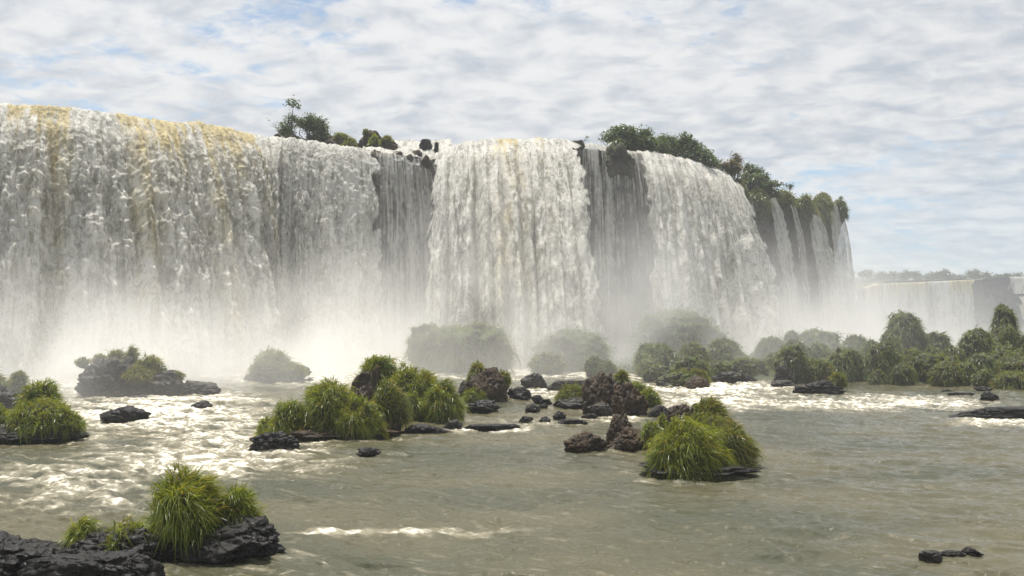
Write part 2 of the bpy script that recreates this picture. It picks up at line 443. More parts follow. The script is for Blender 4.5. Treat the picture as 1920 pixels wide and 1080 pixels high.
# ------------------------------------------------------------------ waterfalls
GRAV = 9.8
def fall(label, p0, p1, v0, dens, yellow=(), nu=300, nv=220, seed=1, back=2.5, lay=1, edge=0.5, widen=0.0, amp=1.0, zoff=0.12,
         veil=0.0, vvar=0.35, name='waterfall', group=None, whitebase=0.15, nfix=0.0, zadd=0.0, bulge=0.0, mt=None, erag=0.35, spread=0.0, lean=0.0, cs=1.0):
    """One curtain of falling water: sheets that leave the lip and drop in parabolas, with streaks, clumps and torn edges as real relief."""
    VV, FF, A_d, A_w, A_f = [], [], [], [], []
    offv = 0
    u0, u1 = U(p0), U(p1)
    for L in range(lay):
        n_u = int(nu * (1 if L == 0 else 0.8)); n_v = int(nv * (1 if L == 0 else 0.8)); sd = seed * 31 + L * 500
        u = np.linspace(u0, u1, n_u)
        x, y, z, nx, ny = lip(u)
        mnx, mny = nx.mean(), ny.mean()
        z = z + zoff + zadd + 0.18 * fbm(u * 1.6, u * 0, 2, sd + 14) + 0.14 * fbm(u * 0.5, u * 0, 3, sd + 1)
        vel = v0 * (1 + vvar * fbm(u * 0.23, u * 0 + L * 3.3, 3, sd + 2) + 0.14 * perlin(u * 1.1, u * 0 + 4, sd + 3)) * (1 + 0.10 * L)
        vel = vel * (1 + bulge * np.sin(np.pi * np.clip((u - u0) / (u1 - u0), 0, 1)))
        tend = np.sqrt(2 * (z + 0.6) / GRAV)
        s = np.linspace(-0.12, 1, n_v)
        sg = np.where(s < 0, s / 0.12 * back, 0)
        tt = np.where(s > 0, s, 0)[None, :] ** 0.72 * tend[:, None]
        hor = vel[:, None] * tt + sg[None, :]
        drop = 0.5 * GRAV * tt ** 2
        zz = z[:, None] - drop - 0.25 * np.exp(-(sg / 0.8) ** 2)[None, :] * (s < 0)[None, :] * 0
        U2 = np.repeat(u[:, None], n_v, 1)
        path = np.where(sg[None, :] < 0, sg[None, :], drop + hor * 0.6)
        if widen:
            c = (u0 + u1) / 2
            U2w = c + (U2 - c) * (1 + widen * tt)
        else: U2w = U2
        warp = 0.8 * perlin(U2 * 0.35, path * 0.12, sd + 4)
        flute = 0.95 * perlin(U2 * 0.21 + 0.4 * warp, path * 0.018, sd + 30) + 0.55 * (0.45 - np.abs(perlin(U2 * 0.42 + 0.5 * warp, path * 0.03, sd + 31)) * 1.6)
        billow = 1.0 * (np.abs(perlin(U2 * 0.36 + warp, path * 0.20, sd + 32)) * 2 - 0.6)
        streak = 0.62 * perlin(U2 * 0.55 + warp, path * 0.035, sd + 5) + 0.40 * perlin(U2 * 1.5 + warp, path * 0.08, sd + 6) + 0.22 * perlin(U2 * 4.1, path * 0.22, sd + 7)
        clump = 0.55 * (np.abs(perlin(U2 * 0.8 + warp, path * 0.42 * cs, sd + 8)) * 2 - 0.6) + 0.42 * (np.abs(perlin(U2 * 1.9, path * 0.95 * cs + warp, sd + 9)) * 2 - 0.6) + 0.26 * perlin(U2 * 4.2, path * 2.2 * cs, sd + 10) + 0.16 * perlin(U2 * 8.5, path * 4.6, sd + 15)
        fine = perlin(U2 * 7, path * 3.2, sd + 11)
        grow = 0.10 + 0.9 * sstep(0, 9, drop)
        dsp = amp * (0.62 * flute * (0.25 + grow) - 0.40 * billow * sstep(4, 16, drop) + streak * (0.12 + 0.42 * grow) - clump * (0.05 + 0.48 * grow) + 0.04 * fine)
        dsp = dsp + 0.45 * L * sstep(0.3, 3, drop)
        vz = GRAV * tt; nl = np.hypot(vz, vel[:, None])
        no, nzc = vz / nl, vel[:, None] / nl
        dsp = np.where(s[None, :] < 0, 0.10 * clump, dsp)
        hor = hor + dsp * no; zz = zz + dsp * nzc
        bx, by, _, nnx, nny = lip(np.clip(U2w, 0, LU[-1]))
        nnx = nnx * (1 - nfix) + mnx * nfix; nny = nny * (1 - nfix) + mny * nfix
        if lean:                                      # water at the near side drops straight, farther along it follows the cliff
            kk = lean * (1 - np.clip((U2 - u0) / (u1 - u0), 0, 1)) ** 0.7
            nnx = nnx * (1 - kk) + 0.02 * kk; nny = nny * (1 - kk) - kk
        nl_ = np.hypot(nnx, nny); nnx = nnx / nl_; nny = nny / nl_
        if spread: hor_t = spread * (2 * (U2 - u0) / (u1 - u0) - 1) * tt; bx = bx - nny * hor_t; by = by + nnx * hor_t
        if widen:                                     # straight jets: keep the launch frame of the middle
            cx_, cy_, _, cnx, cny = lip(np.array([(u0 + u1) / 2]))
            tx, ty = -cny, cnx
            bx = cx_ + tx * (U2w - (u0 + u1) / 2); by = cy_ + ty * (U2w - (u0 + u1) / 2); nnx = cnx; nny = cny
        X = bx + nnx * hor; Y = by + nny * hor
        e = np.minimum(U2 - u0, u1 - U2) + erag * perlin(U2 * 0.8, path * 0.5, sd + 12)
        ed = sstep(0, edge, e)
        dn = dens + 0.14 * flute + 0.26 * streak - 0.22 * clump * sstep(0.5, 5, drop) - veil * sstep(0.2, 2.0, drop)
        if L: dn = dn - 0.42 + 0.25 * clump
        else: dn = dn + 0.15 * (1 - sstep(0, 3, drop))
        dn = np.where(s[None, :] < 0, np.maximum(dn, 0.9), dn)
        dn = dn * ed - 0.9 * (1 - ed)
        if L: dn = dn - 0.9 * (1 - sstep(0.4, 2.5, drop))
        # glassy amber at the lip turning white as it breaks up
        pxu = upx(U2); ym = np.zeros_like(U2)
        for (a, b, k) in yellow:
            ym = np.maximum(ym, k * np.clip(0.92 + 0.9 * perlin(U2 * 0.33, U2 * 0 + 2, sd + 40) + 0.5 * perlin(U2 * 1.3, path * 0.05, sd + 41), 0, 1) * sstep(a - 14, a + 10, pxu + 14 * perlin(U2 * 2, path, sd + 13)) * (1 - sstep(b - 14, b + 14, pxu)))
        reach = whitebase * 2 + ym * (7.0 + 16 * np.clip(0.62 * perlin(U2 * 0.7, U2 * 0, sd + 20) + 0.5 * perlin(U2 * 2.2, path * 0.05, sd + 21), -0.2, 1))
        w = sstep(0.0, 1.0, (path + 0.3) / (reach + 0.3) * 0.9 + 0.35 * streak + 0.25 * fine)
        w = 1 - (1 - w) * np.clip(0.22 + 1.25 * ym, 0, 1)
        w = np.clip(w - (0.05 + 0.21 * ym) * np.clip(1 + perlin(U2 * 0.45, path * 0.03, sd + 22) * 2.5, 0, 2), 0, 1.2)
        VV.append(np.stack([X, Y, zz], 2).reshape(-1, 3)); FF.append(grid_faces(n_u, n_v, offv)); offv += n_u * n_v
        A_d.append(dn.ravel()); A_w.append(w.ravel()); A_f.append(np.stack([U2w, path + L * 40, U2 * 0 + seed], 2).reshape(-1, 3))
    me = mesh(name, np.concatenate(VV), np.concatenate(FF), [mt or M_FALL], True,
              {'dens': np.concatenate(A_d), 'white': np.concatenate(A_w), 'flow': np.concatenate(A_f)})
    return obj(name, me, label=label, cat='waterfall', group=group)


def cascade(label, p0, p1, seed, nu=150, nv=110):
    pxs_ = np.linspace(p0, p1, nu); u = U(pxs_); x, y, z, nx, ny = lip(u)
    back = np.stack([PT(p, 263 + 2 * math.sin(p * .05), 98.0) for p in pxs_])
    fr_ = np.stack([x + nx * .3, y + ny * .3, z + .05], 1)
    t = np.linspace(0, 1, nv)
    tz = t + 0.055 * np.sin(t * 6 * math.pi * 1.0) * (t > .02)
    Pm = back[:, None, :] * (1 - t)[None, :, None] + fr_[:, None, :] * t[None, :, None]
    Pm[:, :, 2] = back[:, None, 2] * (1 - tz)[None] + fr_[:, None, 2] * tz[None]
    X, Y = Pm[:, :, 0], Pm[:, :, 1]
    n_ = fbm(X * 0.9, Y * 0.5, 4, seed); r_ = ridged(X * 1.1, Y * .7, 4, seed + 4)
    Pm[:, :, 2] += 0.28 * n_ + 0.35 * (r_ - .5)
    e = np.minimum(pxs_ - p0, p1 - pxs_)[:, None] / 10
    dn = 0.75 + 0.5 * n_ + .3 * (r_ - .5); ed = sstep(0, 1, e + .5 * n_); dn = dn * ed - .9 * (1 - ed)
    me = mesh('waterfall', Pm.reshape(-1, 3), grid_faces(nu, nv), [M_FALL], True,
              {'dens': dn.ravel(), 'white': (0.85 + .4 * n_).ravel(), 'flow': np.stack([X, Y * .6, X * 0 + seed], 2).reshape(-1, 3)})
    return obj('waterfall', me, label=label, cat='waterfall', group='curtains of the big waterfall')


cascade('low white cascade tumbling over lip ledges behind the dark stair rocks', 672, 852, 61)
GF = 'curtains of the big waterfall'
fall('broad cream and amber curtain of thick water at the tall near end of the cliff', -560, 532, 4.2, 1.02,
     yellow=((22, 128, 1.0), (216, 470, 1.0), (-300, -100, 0.8)), nu=640, nv=330, seed=1, lay=2, group=GF)
fall('grey lacy curtain falling below the leafy bush and brown lip rocks', 478, 716, 2.6, 0.78, nu=250, nv=260, seed=2, lay=2, group=GF, zoff=0.10, amp=0.8, edge=1.2, erag=0.7)
fall('thin broken veil over stepped dark ledges beside the bright middle fall', 698, 822, 1.9, 0.44, nu=150, nv=240, seed=3, lay=1, group=GF, zoff=0.06, amp=0.55, veil=-0.22, mt=M_VEIL, spread=0.35)
fall('brilliant white middle curtain bulging out from a recess in the cliff', 814, 1084, 5.6, 1.06, yellow=((900, 975, 0.75), (1000, 1012, .5)),
     nu=330, nv=290, seed=4, lay=2, group=GF, zadd=0.15, cs=0.35, amp=0.56, bulge=0.35, nfix=0.9, spread=0.35, edge=1.8, erag=0.9, lean=1)
fall('sparse veil of threads over dark wet rock under a lip snag', 1066, 1226, 1.9, 0.52, nu=200, nv=240, seed=5, lay=1, group=GF, zoff=0.05, amp=0.45, mt=M_VEIL, nfix=0.6, spread=0.3)
fall('wide white curtain arching away below the two rounded lip trees', 1182, 1352, 4.2, 1.0, nu=250, nv=280, seed=6, lay=2, group=GF, zadd=0.1, edge=1.8, erag=0.9, lean=1.0, cs=0.35, amp=0.50)
JG = 'narrow jets at the overgrown far end of the big waterfall'
fall('slim jet dropping from the brown cliff just past the wide curtain', 1426, 1441, 2.2, 0.80, nu=46, nv=240, seed=7, lay=1, group=JG, widen=0.75, edge=0.35, amp=0.5, zoff=-0.2, vvar=0.1, mt=M_VEIL, erag=0.12)
fall('faint thread jet between the two thicker jets of the overgrown cliff', 1466, 1478, 1.9, 0.56, nu=40, nv=220, seed=8, lay=1, group=JG, widen=0.5, edge=0.3, amp=0.4, zoff=-0.2, vvar=0.1, mt=M_VEIL, erag=0.12)
fall('widening white jet under the mossy overhang', 1501, 1517, 2.2, 0.82, nu=50, nv=230, seed=9, lay=1, group=JG, widen=0.8, edge=0.35, amp=0.5, zoff=-0.6, vvar=0.1, mt=M_VEIL, erag=0.12)
fall('last jet leaping clear off the outer corner of the cliff', 1550, 1571, 1.0, 0.84, nu=60, nv=230, seed=10, lay=1, group=JG, widen=0.7, edge=0.4, amp=0.5, zoff=-0.1, vvar=0.1, mt=M_VEIL, erag=0.12)

# ------------------------------------------------------------------ far falls beyond, with their own cliff
FD = 520.0
fx = np.linspace((1560 - 960) / F * FD, (2700 - 960) / F * FD, 420)
def fpx(x_): return 960 + x_ * F / FD
fzl = EYE + (HZ - np.interp(fpx(fx), [1560, 1605, 1640, 1680, 1840, 1860, 1890, 1920, 2700], [548, 540, 529, 526, 524, 520, 520, 522, 515])) / F * FD
fdy = FD + np.interp(fpx(fx), [1560, 1600, 1700, 1800, 1850, 1890, 1930, 2700], [-40, -18, 0, 0, 6, 4, -14, -30])
vv = np.linspace(0, 1, 40)
XX, Vv = np.meshgrid(fx, vv, indexing='ij')
fzl = fzl + 0.7 * fbm(fx * 0.05, fx * 0, 3, 92) + 0.4 * fbm(fx * 0.3, fx * 0, 2, 93)
ZZ = -2 + (fzl[:, None] + 2) * Vv
YY = fdy[:, None] + 7 * fbm(XX * 0.09, np.floor(ZZ * .22) * 2.3, 3, 91) + 2.5 * fbm(XX * .3, ZZ * .3, 3, 94) + 4 + 4 * (1 - Vv) * 0
Vc = np.stack([XX, YY, ZZ], 2).reshape(-1, 3)
tb = np.linspace(0, 1, 6)
Bk = np.stack([np.stack([fx, fdy + 5 + 420 * t - 6 * (t == 0), fzl + 2.0 * t], 1) for t in tb], 1)
fcf = grid_faces(len(fx), 40); fpf = grid_faces(len(fx), 6, len(Vc))
obj('far_cliff', mesh('far_cliff', np.concatenate([Vc, Bk.reshape(-1, 3)]), [fcf, fpf], [M_CLIFF, M_BANK], midx=[0] * len(fcf) + [1] * len(fpf)), kind='structure')


def far_fall(label, p0, p1, ytop0, ytop1, ybot, dn0, yel=0.0, seed=1, out=3.0, nu=160, nv=60, group='distant falls beyond the cliff'):
    X = np.linspace((p0 - 960) / F * FD, (p1 - 960) / F * FD, nu)
    zt = EYE + (HZ - np.linspace(ytop0, ytop1, nu)) / F * FD
    zl_ = np.minimum(zt, np.interp(X, fx, fzl) + 0.4)
    zb = EYE + (HZ - ybot) / F * FD
    t = np.linspace(-0.06, 1, nv)
    yb = np.interp(X, fx, fdy)
    U2, T2 = np.meshgrid(X, t, indexing='ij')
    dr = np.clip(T2, 0, 1) * (zl_[:, None] - zb)
    st = 0.6 * perlin(U2 * 0.10, dr * 0.01, seed) + 0.4 * perlin(U2 * 0.3, dr * 0.03, seed + 1) + .25 * perlin(U2 * 0.8, dr * 0.08, seed + 2)
    Y = yb[:, None] - 2 - out * np.sqrt(np.clip(T2, 0, 1)) - 3.2 * st * np.clip(T2 * 3, 0, 1) + np.where(T2 < 0, 6, 0)
    Z = zl_[:, None] - dr + 0.3
    e = np.minimum(U2 - X[0], X[-1] - U2)
    dn = dn0 + 0.62 * st + 0.25 * (1 - sstep(0, 3, dr)); ed = sstep(0, 3.5, e + 2.0 * perlin(U2 * 0.3, dr * 0.12, seed + 8)); dn = dn * ed - .9 * (1 - ed)
    w = 1 - 0.25 * (1 - sstep(0, 25, dr)) - yel * (1 - sstep(0, 16, dr)) * sstep(-0.3, 0.35, perlin(U2 * 0.06, U2 * 0, seed + 5) + 0.2)
    me = mesh('waterfall', np.stack([U2, Y, Z], 2).reshape(-1, 3), grid_faces(nu, nv), [M_FARFALL], True,
              {'dens': dn.ravel(), 'white': w.ravel(), 'flow': np.stack([U2, dr, U2 * 0 + seed], 2).reshape(-1, 3)})
    return obj('waterfall', me, label=label, cat='waterfall', group=group)


far_fall('long pale distant curtain with amber lip under the hazy tree line', 1575, 1834, 536, 524, 640, 0.80, 0.7, 3, nu=300)
far_fall('single thin distant thread on the bare brown cliff gap', 1842, 1851, 524, 522, 600, 0.62, 0, 4, nu=20)
far_fall('upper step of the distant twin fall past the bare cliff gap', 1886, 2300, 520, 519, 552, 0.86, 0, 5, nu=200, out=2.0)
far_fall('low white lower step of the distant twin fall', 1893, 2300, 556, 550, 640, 0.98, 0, 6, nu=200, out=10.0)

# ------------------------------------------------------------------ ground below everything
q = np.array([(-1400, -400, -3.0), (1400, -400, -3.0), (1400, 1400, -3.0), (-1400, 1400, -3.0)])
obj('river_bed', mesh('river_bed', q, np.array([[0, 1, 2, 3]]), [M_BED]), kind='structure')

# ------------------------------------------------------------------ boulders
ROCKS = []        # x, y, rx, ry, foam, for the water round them


def rock_mesh(Wd, H, dep, seed, m, sub=4, peak=0.0, flat=0.0, rough=1.0, sink=0.5):
    rng = np.random.default_rng(seed)
    v, f = ICO[sub]
    k = rng.integers(11, 17)
    nrm = rng.normal(size=(k, 3)); nrm /= np.linalg.norm(nrm, axis=1)[:, None]
    h = rng.uniform(0.62, 1.0, k)
    dt = np.maximum(v @ nrm.T, 1e-3)
    r = np.minimum(1.0, (1 / ((h / dt) ** -9).sum(1)) ** (1 / 9))
    off = rng.uniform(0, 50, 3)
    p = v * r[:, None]
    n1 = fbm3(v * 1.7 + off, 3, seed); n2 = fbm3(v * 4.5 + off, 4, seed + 1); n3 = fbm3(v * 13 + off, 3, seed + 2)
    rd = 1 - np.abs(vnoise3(v * 3.2 + off * 2, seed + 5)) * 2
    p = p * (1 + rough * (0.22 * n1 + 0.17 * n2 + 0.07 * n3 - 0.11 * np.clip(rd, 0, 1)))[:, None]
    if flat: p[:, 2] = np.where(p[:, 2] > 0, np.minimum(p[:, 2], 0.35 + 0.1 * n2 + .3 * (1 - flat)), p[:, 2])
    p -= (p.max(0) + p.min(0)) / 2
    p /= (p.max(0) - p.min(0)) / 2
    t = (p[:, 2] + sink) / (1 + sink)
    p[:, 0] = p[:, 0] * (1 - 0.25 * np.clip(t, 0, 1)) + peak * np.clip(t, 0, 1) ** 1.3 * 0.75
    vis = p[:, 2] > -sink
    xm, xM = p[vis, 0].min(), p[vis, 0].max()
    p[:, 0] = (p[:, 0] - (xm + xM) / 2) * (Wd / (xM - xm))
    p[:, 1] = p[:, 1] * dep / 2
    p[:, 2] = (p[:, 2] + sink) / (1 + sink) * H
    p[:, 2] = np.maximum(p[:, 2], -0.55 - 0.2 * H)
    return mesh('boulder', p, f, [m], True)


def boulder(label, l, r, top, base, m, seed, dep=0.75, sub=4, peak=0.0, flat=0.0, rough=1.0, d=None, foam=0.6, group=None, sink=0.5, name='boulder', zbase=0.0):
    d0 = d or D(base)
    w0 = (r - l) / F * d0
    dd = w0 * dep
    dc = d0 + dd * 0.42
    Wd = (r - l) / F * dc
    if zbase == 0.0: H = EYE + (HZ - top) / F * dc; z = 0.0
    else: z = EYE + (HZ - base) / F * dc; H = EYE + (HZ - top) / F * dc - z
    H = max(H, 0.12)
    x = ((l + r) / 2 - 960) / F * dc
    if zbase == 0.0: ROCKS.append((x, dc, Wd / 2, dd / 2, foam))
    return obj(name, rock_mesh(Wd, H, dd, seed, m, sub, peak, flat, rough, sink), loc=(x, dc, z), label=label, cat='rock', group=group)


B = boulder
# near islet at the lower corner
B('long black wet boulder carrying the tall bright tuft at the near corner', 268, 538, 966, 1062, M_WET, 11, dep=0.55, sub=5, peak=0.25, rough=1.0)
B('black wet rock shoulder under the pair of small yellow-green tufts', 100, 330, 985, 1072, M_WET, 12, dep=0.6, sub=5, rough=0.9)
B('black ridged rock running off the corner of the picture', -120, 150, 996, 1100, M_WET, 13, dep=0.8, sub=5, peak=-0.2, rough=1.1)
B('low black slab awash in front of the near islet', 20, 300, 1040, 1120, M_WET, 14, dep=0.4, sub=5, flat=0.5)
# islet at the side edge
B('black wet base rock under the bright grass clumps at the side edge', -60, 164, 784, 834, M_WET, 15, dep=0.7, sub=5, rough=0.8)
B('dull purple-brown rock behind the side grass clumps', -60, 52, 716, 768, M_GREY, 16, dep=0.8)
# back island with overhang
B('big grey overhanging rock island with tufts along its crest', 138, 300, 668, 744, M_GREY, 17, dep=0.6, sub=5, peak=-0.12, sink=0.25, rough=1.1)
B('stepped grey rock joined to the overhanging island, sloping to the water', 232, 350, 690, 744, M_GREY, 18, dep=0.7, sub=5, peak=-0.3)
B('low jagged grey rock tail trailing from the overhanging island', 322, 418, 712, 742, M_GREY, 19, dep=0.6, peak=-0.25, rough=1.4)
B('rounded dark rock alone in the white rapids', 186, 286, 759, 790, M_WET, 20, dep=0.7, peak=-0.2)
B('small dark rock just breaking the rapids', 357, 402, 751, 766, M_WET, 21, dep=0.7)
B('lone domed boulder in the mist wearing a cap of grass', 456, 580, 668, 720, M_MOSS, 22, dep=0.8, sub=5, peak=-0.15)
B('tiny grey rock at the foot of the lone domed boulder', 566, 590, 708, 718, M_GREY, 122, dep=0.8)
# central islet
B('dark base rock of the large grassy islet', 478, 758, 790, 828, M_BROWN, 23, dep=0.6, sub=5, rough=0.8)
B('dark base rock under the back clumps of the large grassy islet', 700, 872, 764, 790, M_BROWN, 24, dep=0.7, sub=5, rough=0.8)
B('brown rounded rock face peeping out under the topmost tuft', 656, 722, 684, 730, M_BROWN, 25, dep=0.9, d=41.5)
B('dark brown rock ledge in the middle of the large grassy islet', 655, 705, 722, 770, M_BROWN, 26, dep=0.8, d=37.5)
B('bare brown rock end at the foot of the large grassy islet', 680, 752, 778, 818, M_BROWN, 27, dep=0.7)
B('glossy black craggy rock in front of the large grassy islet', 466, 562, 808, 850, M_WET, 28, dep=0.75, sub=5, peak=-0.15, rough=1.3)
B('small black rock alone on the calm water in front of the grassy islet', 668, 716, 838, 855, M_WET, 29, dep=0.7, peak=0.2, rough=1.3)
B('flat black rock at the waterline beside the large grassy islet', 755, 848, 794, 816, M_WET, 30, dep=0.6, peak=-0.2)
B('grey leaning rock wedge against the large grassy islet', 828, 868, 785, 808, M_GREY, 31, dep=0.8, peak=0.3)
# rock with two tufts
B('tall dark hump rock with a tuft on its crown', 874, 953, 688, 754, M_BROWN, 32, dep=0.8, sub=5, peak=-0.2, sink=0.3)
B('pale lichen-grey rock flank beside the tall dark hump', 855, 888, 712, 748, M_GREY, 33, dep=0.8, d=52)
B('wide low dark rock below the tall hump with a dab of moss', 869, 940, 749, 776, M_WET, 34, dep=0.7, rough=1.2)
B('black pointed rock at the lip of the small chute', 950, 999, 724, 750, M_WET, 35, dep=0.8, peak=-0.2)
B('rounded grey brown boulder above the small chute', 975, 1029, 698, 729, M_GREY, 36, dep=0.85)
B('long low dark ledge stretching from the rounded boulder', 1022, 1112, 712, 733, M_GREY, 37, dep=0.5, flat=0.5)
SB = 'small dark rocks in the quiet pool'
B('small black knob rock with a light chip, in the quiet pool', 996, 1022, 740, 757, M_WET, 38, group=SB)
B('low black rock shelf beside the knob rock', 1010, 1036, 748, 760, M_WET, 39, group=SB, flat=0.4)
B('squat dark rock in the middle of the quiet pool', 983, 1014, 756, 775, M_WET, 40, group=SB)
B('small dark lump touching the squat pool rock', 1008, 1028, 756, 768, M_WET, 41, group=SB)
B('little black rock with a sparkling riffle beside it', 972, 1000, 779, 792, M_WET, 42, group=SB, peak=0.2)
B('little black cone rock in the riffle', 1010, 1033, 781, 794, M_WET, 43, group=SB)
B('dark shark-fin rock in the riffle', 1036, 1062, 770, 786, M_WET, 44, group=SB, peak=0.3)
B('flat black slab with white water pouring past it', 1040, 1102, 786, 797, M_WET, 45, group=SB, flat=0.5, dep=0.5)
B('low dark rock hugging the foot of the brown peak', 1085, 1122, 774, 788, M_WET, 46, group=SB)
B('long black slab awash above the pale riffle', 868, 985, 795, 809, M_WET, 47, group=SB, flat=0.6, dep=0.35, peak=0.2)
# brown peak island
B('steep brown rock peak with streaked faces', 1090, 1178, 696, 778, M_BROWN, 48, dep=0.85, sub=5, peak=0.28, sink=0.25, rough=0.85)
B('brown shoulder rock behind the steep peak', 1140, 1216, 716, 780, M_BROWN, 49, dep=0.8, sub=5, peak=-0.1)
B('dark foot rock in front of the steep brown peak', 1100, 1150, 752, 782, M_GREY, 50, dep=0.7)
B('dark rock under the yellow-green clump beside the peak', 1036, 1104, 744, 767, M_GREY, 51, dep=0.7)
B('rounded dark boulder at the end of the brown peak island', 1214, 1252, 758, 784, M_GREY, 52, dep=0.8)
# islet of the big tuft
B('low craggy brown rock at the end of the big tuft islet', 1055, 1140, 808, 852, M_BROWN, 53, dep=0.8, sub=5, rough=0.95)
B('brown thumb-shaped rock pinnacle on the big tuft islet', 1136, 1190, 770, 842, M_BROWN, 54, dep=0.8, sub=5, sink=0.2, rough=0.8)
B('brown rock foot in front of the thumb pinnacle', 1138, 1226, 800, 850, M_BROWN, 55, dep=0.8, sub=5, rough=0.95)
B('brown slanting slab behind the big tuft', 1236, 1300, 756, 812, M_BROWN, 56, dep=0.9, sub=5, peak=0.3, d=36)
B('brown rock nub under the windblown tuft', 1284, 1325, 754, 806, M_BROWN, 57, dep=0.9, d=36.5)
B('small rusty rock poking out behind the big tuft', 1352, 1392, 786, 812, M_BROWN, 58, dep=0.8, d=34.5)
B('flat black wet rock base of the big tuft', 1194, 1430, 866, 901, M_WET, 59, dep=0.5, sub=5, flat=0.15, rough=0.9)
B('dark rock core buried in the big tuft', 1232, 1392, 812, 880, M_BROWN, 60, dep=0.7, sub=4, d=27.5)
# back channel and the side bank
B('mossy brown boulder splitting the back rapids', 1226, 1300, 697, 727, M_MOSS, 61, dep=0.7, sub=5, peak=0.25)
B('dark boulder under the green dome beside the mossy boulder', 1282, 1332, 704, 730, M_BROWN, 62, dep=0.9)
B('low dark rock wall along the back channel', 1334, 1424, 696, 719, M_GREY, 63, dep=0.5, rough=1.2)
B('small pale-topped rock on the dark rock wall', 1368, 1386, 683, 702, M_GREY, 64, d=66)
B('grey fractured outcrop at the foot of the mounds', 1450, 1492, 676, 722, M_GREY, 65, dep=0.8, rough=1.4, sub=5)
B('low dark toe rock of the fractured outcrop', 1442, 1494, 712, 726, M_GREY, 66, dep=0.6)
B('long black boulder with a yellow tuft at its end', 1486, 1582, 712, 739, M_WET, 67, dep=0.5, sub=5, peak=0.25, rough=1.1)
B('dark cone rock standing alone near the side bank', 1839, 1874, 732, 752, M_WET, 68, dep=0.8, peak=-0.1)
B('flat dark slab lying before the cone rock', 1778, 1829, 736, 743, M_WET, 69, dep=0.5, flat=0.5)
B('tiny dark slab beside the foot of the mounds', 1765, 1786, 730, 735, M_WET, 70, dep=0.5, flat=0.5)
B('grey flat rock at the foot of the yellow fringe', 1824, 1862, 724, 734, M_GREY, 71, dep=0.6)
B('long dark ledge making a white sill across the side channel', 1760, 2010, 764, 786, M_WET, 72, dep=0.22, flat=0.5, sub=5)
B('brown-black corner of the long side ledge', 1888, 1990, 762, 782, M_WET, 73, dep=0.5)
B('grey tip of a drowned rock on the near calm water', 1722, 1770, 1032, 1054, M_GREY, 74, dep=0.6, flat=0.4, foam=0.1)
B('black knobbly tip of a drowned rock on the near calm water', 1798, 1842, 1026, 1046, M_WET, 75, dep=0.7, rough=1.4, foam=0.1)
B('thin black rock bar linking the two drowned rock tips', 1756, 1812, 1034, 1047, M_WET, 76, dep=0.4, flat=0.4, foam=0.1)
# lip rocks on top of the falls
LIP = 'rocks on the lip of the big waterfall'
B('rusty brown rock at the foot of the leafy bush on the lip', 508, 562, 242, 268, M_BROWN, 81, d=89.5, zbase=1, group=LIP)
B('long rusty rock shelf on the lip beside the leafy bush', 596, 668, 252, 284, M_BROWN, 82, d=88.0, zbase=1, group=LIP, dep=0.5)
B('dark humped rock on the lip with small tufts', 662, 748, 246, 290, M_BROWN, 83, d=89.5, zbase=1, group=LIP, peak=-0.3, dep=0.6)
B('black upright block standing in the white lip water', 785, 811, 261, 292, M_WET, 84, flat=0.3, rough=1.5, dep=1.1, d=92.2, zbase=1, group=LIP, peak=-0.2)
B('small black stub beside the upright lip block', 812, 823, 266, 290, M_WET, 85, flat=0.3, rough=1.5, dep=1.2, d=92.2, zbase=1, group=LIP)
B('small rusty ledge rock at the top of the broken veil', 733, 756, 283, 295, M_BROWN, 86, d=87.4, zbase=1, group=LIP)
B('dark stair rock between threads of the broken veil', 757, 776, 288, 302, M_BROWN, 87, d=87.6, zbase=1, group=LIP)
B('rusty stair rock topped with wet moss', 770, 792, 280, 300, M_BROWN, 88, d=88.4, zbase=1, group=LIP)
B('last dark stair rock before the bright recess', 786, 808, 290, 312, M_BROWN, 89, d=87.8, zbase=1, group=LIP)
B('black mossy brow leaning over the sparse veil', 1126, 1192, 268, 330, M_MOSS, 90, d=91.0, zbase=1, group=LIP, peak=-0.45, dep=0.5)
B('black snag rock hung with roots at the edge of the bright middle fall', 1058, 1098, 263, 285, M_MOSS, 91, d=91.3, zbase=1, group=LIP, flat=0.3, dep=0.6)

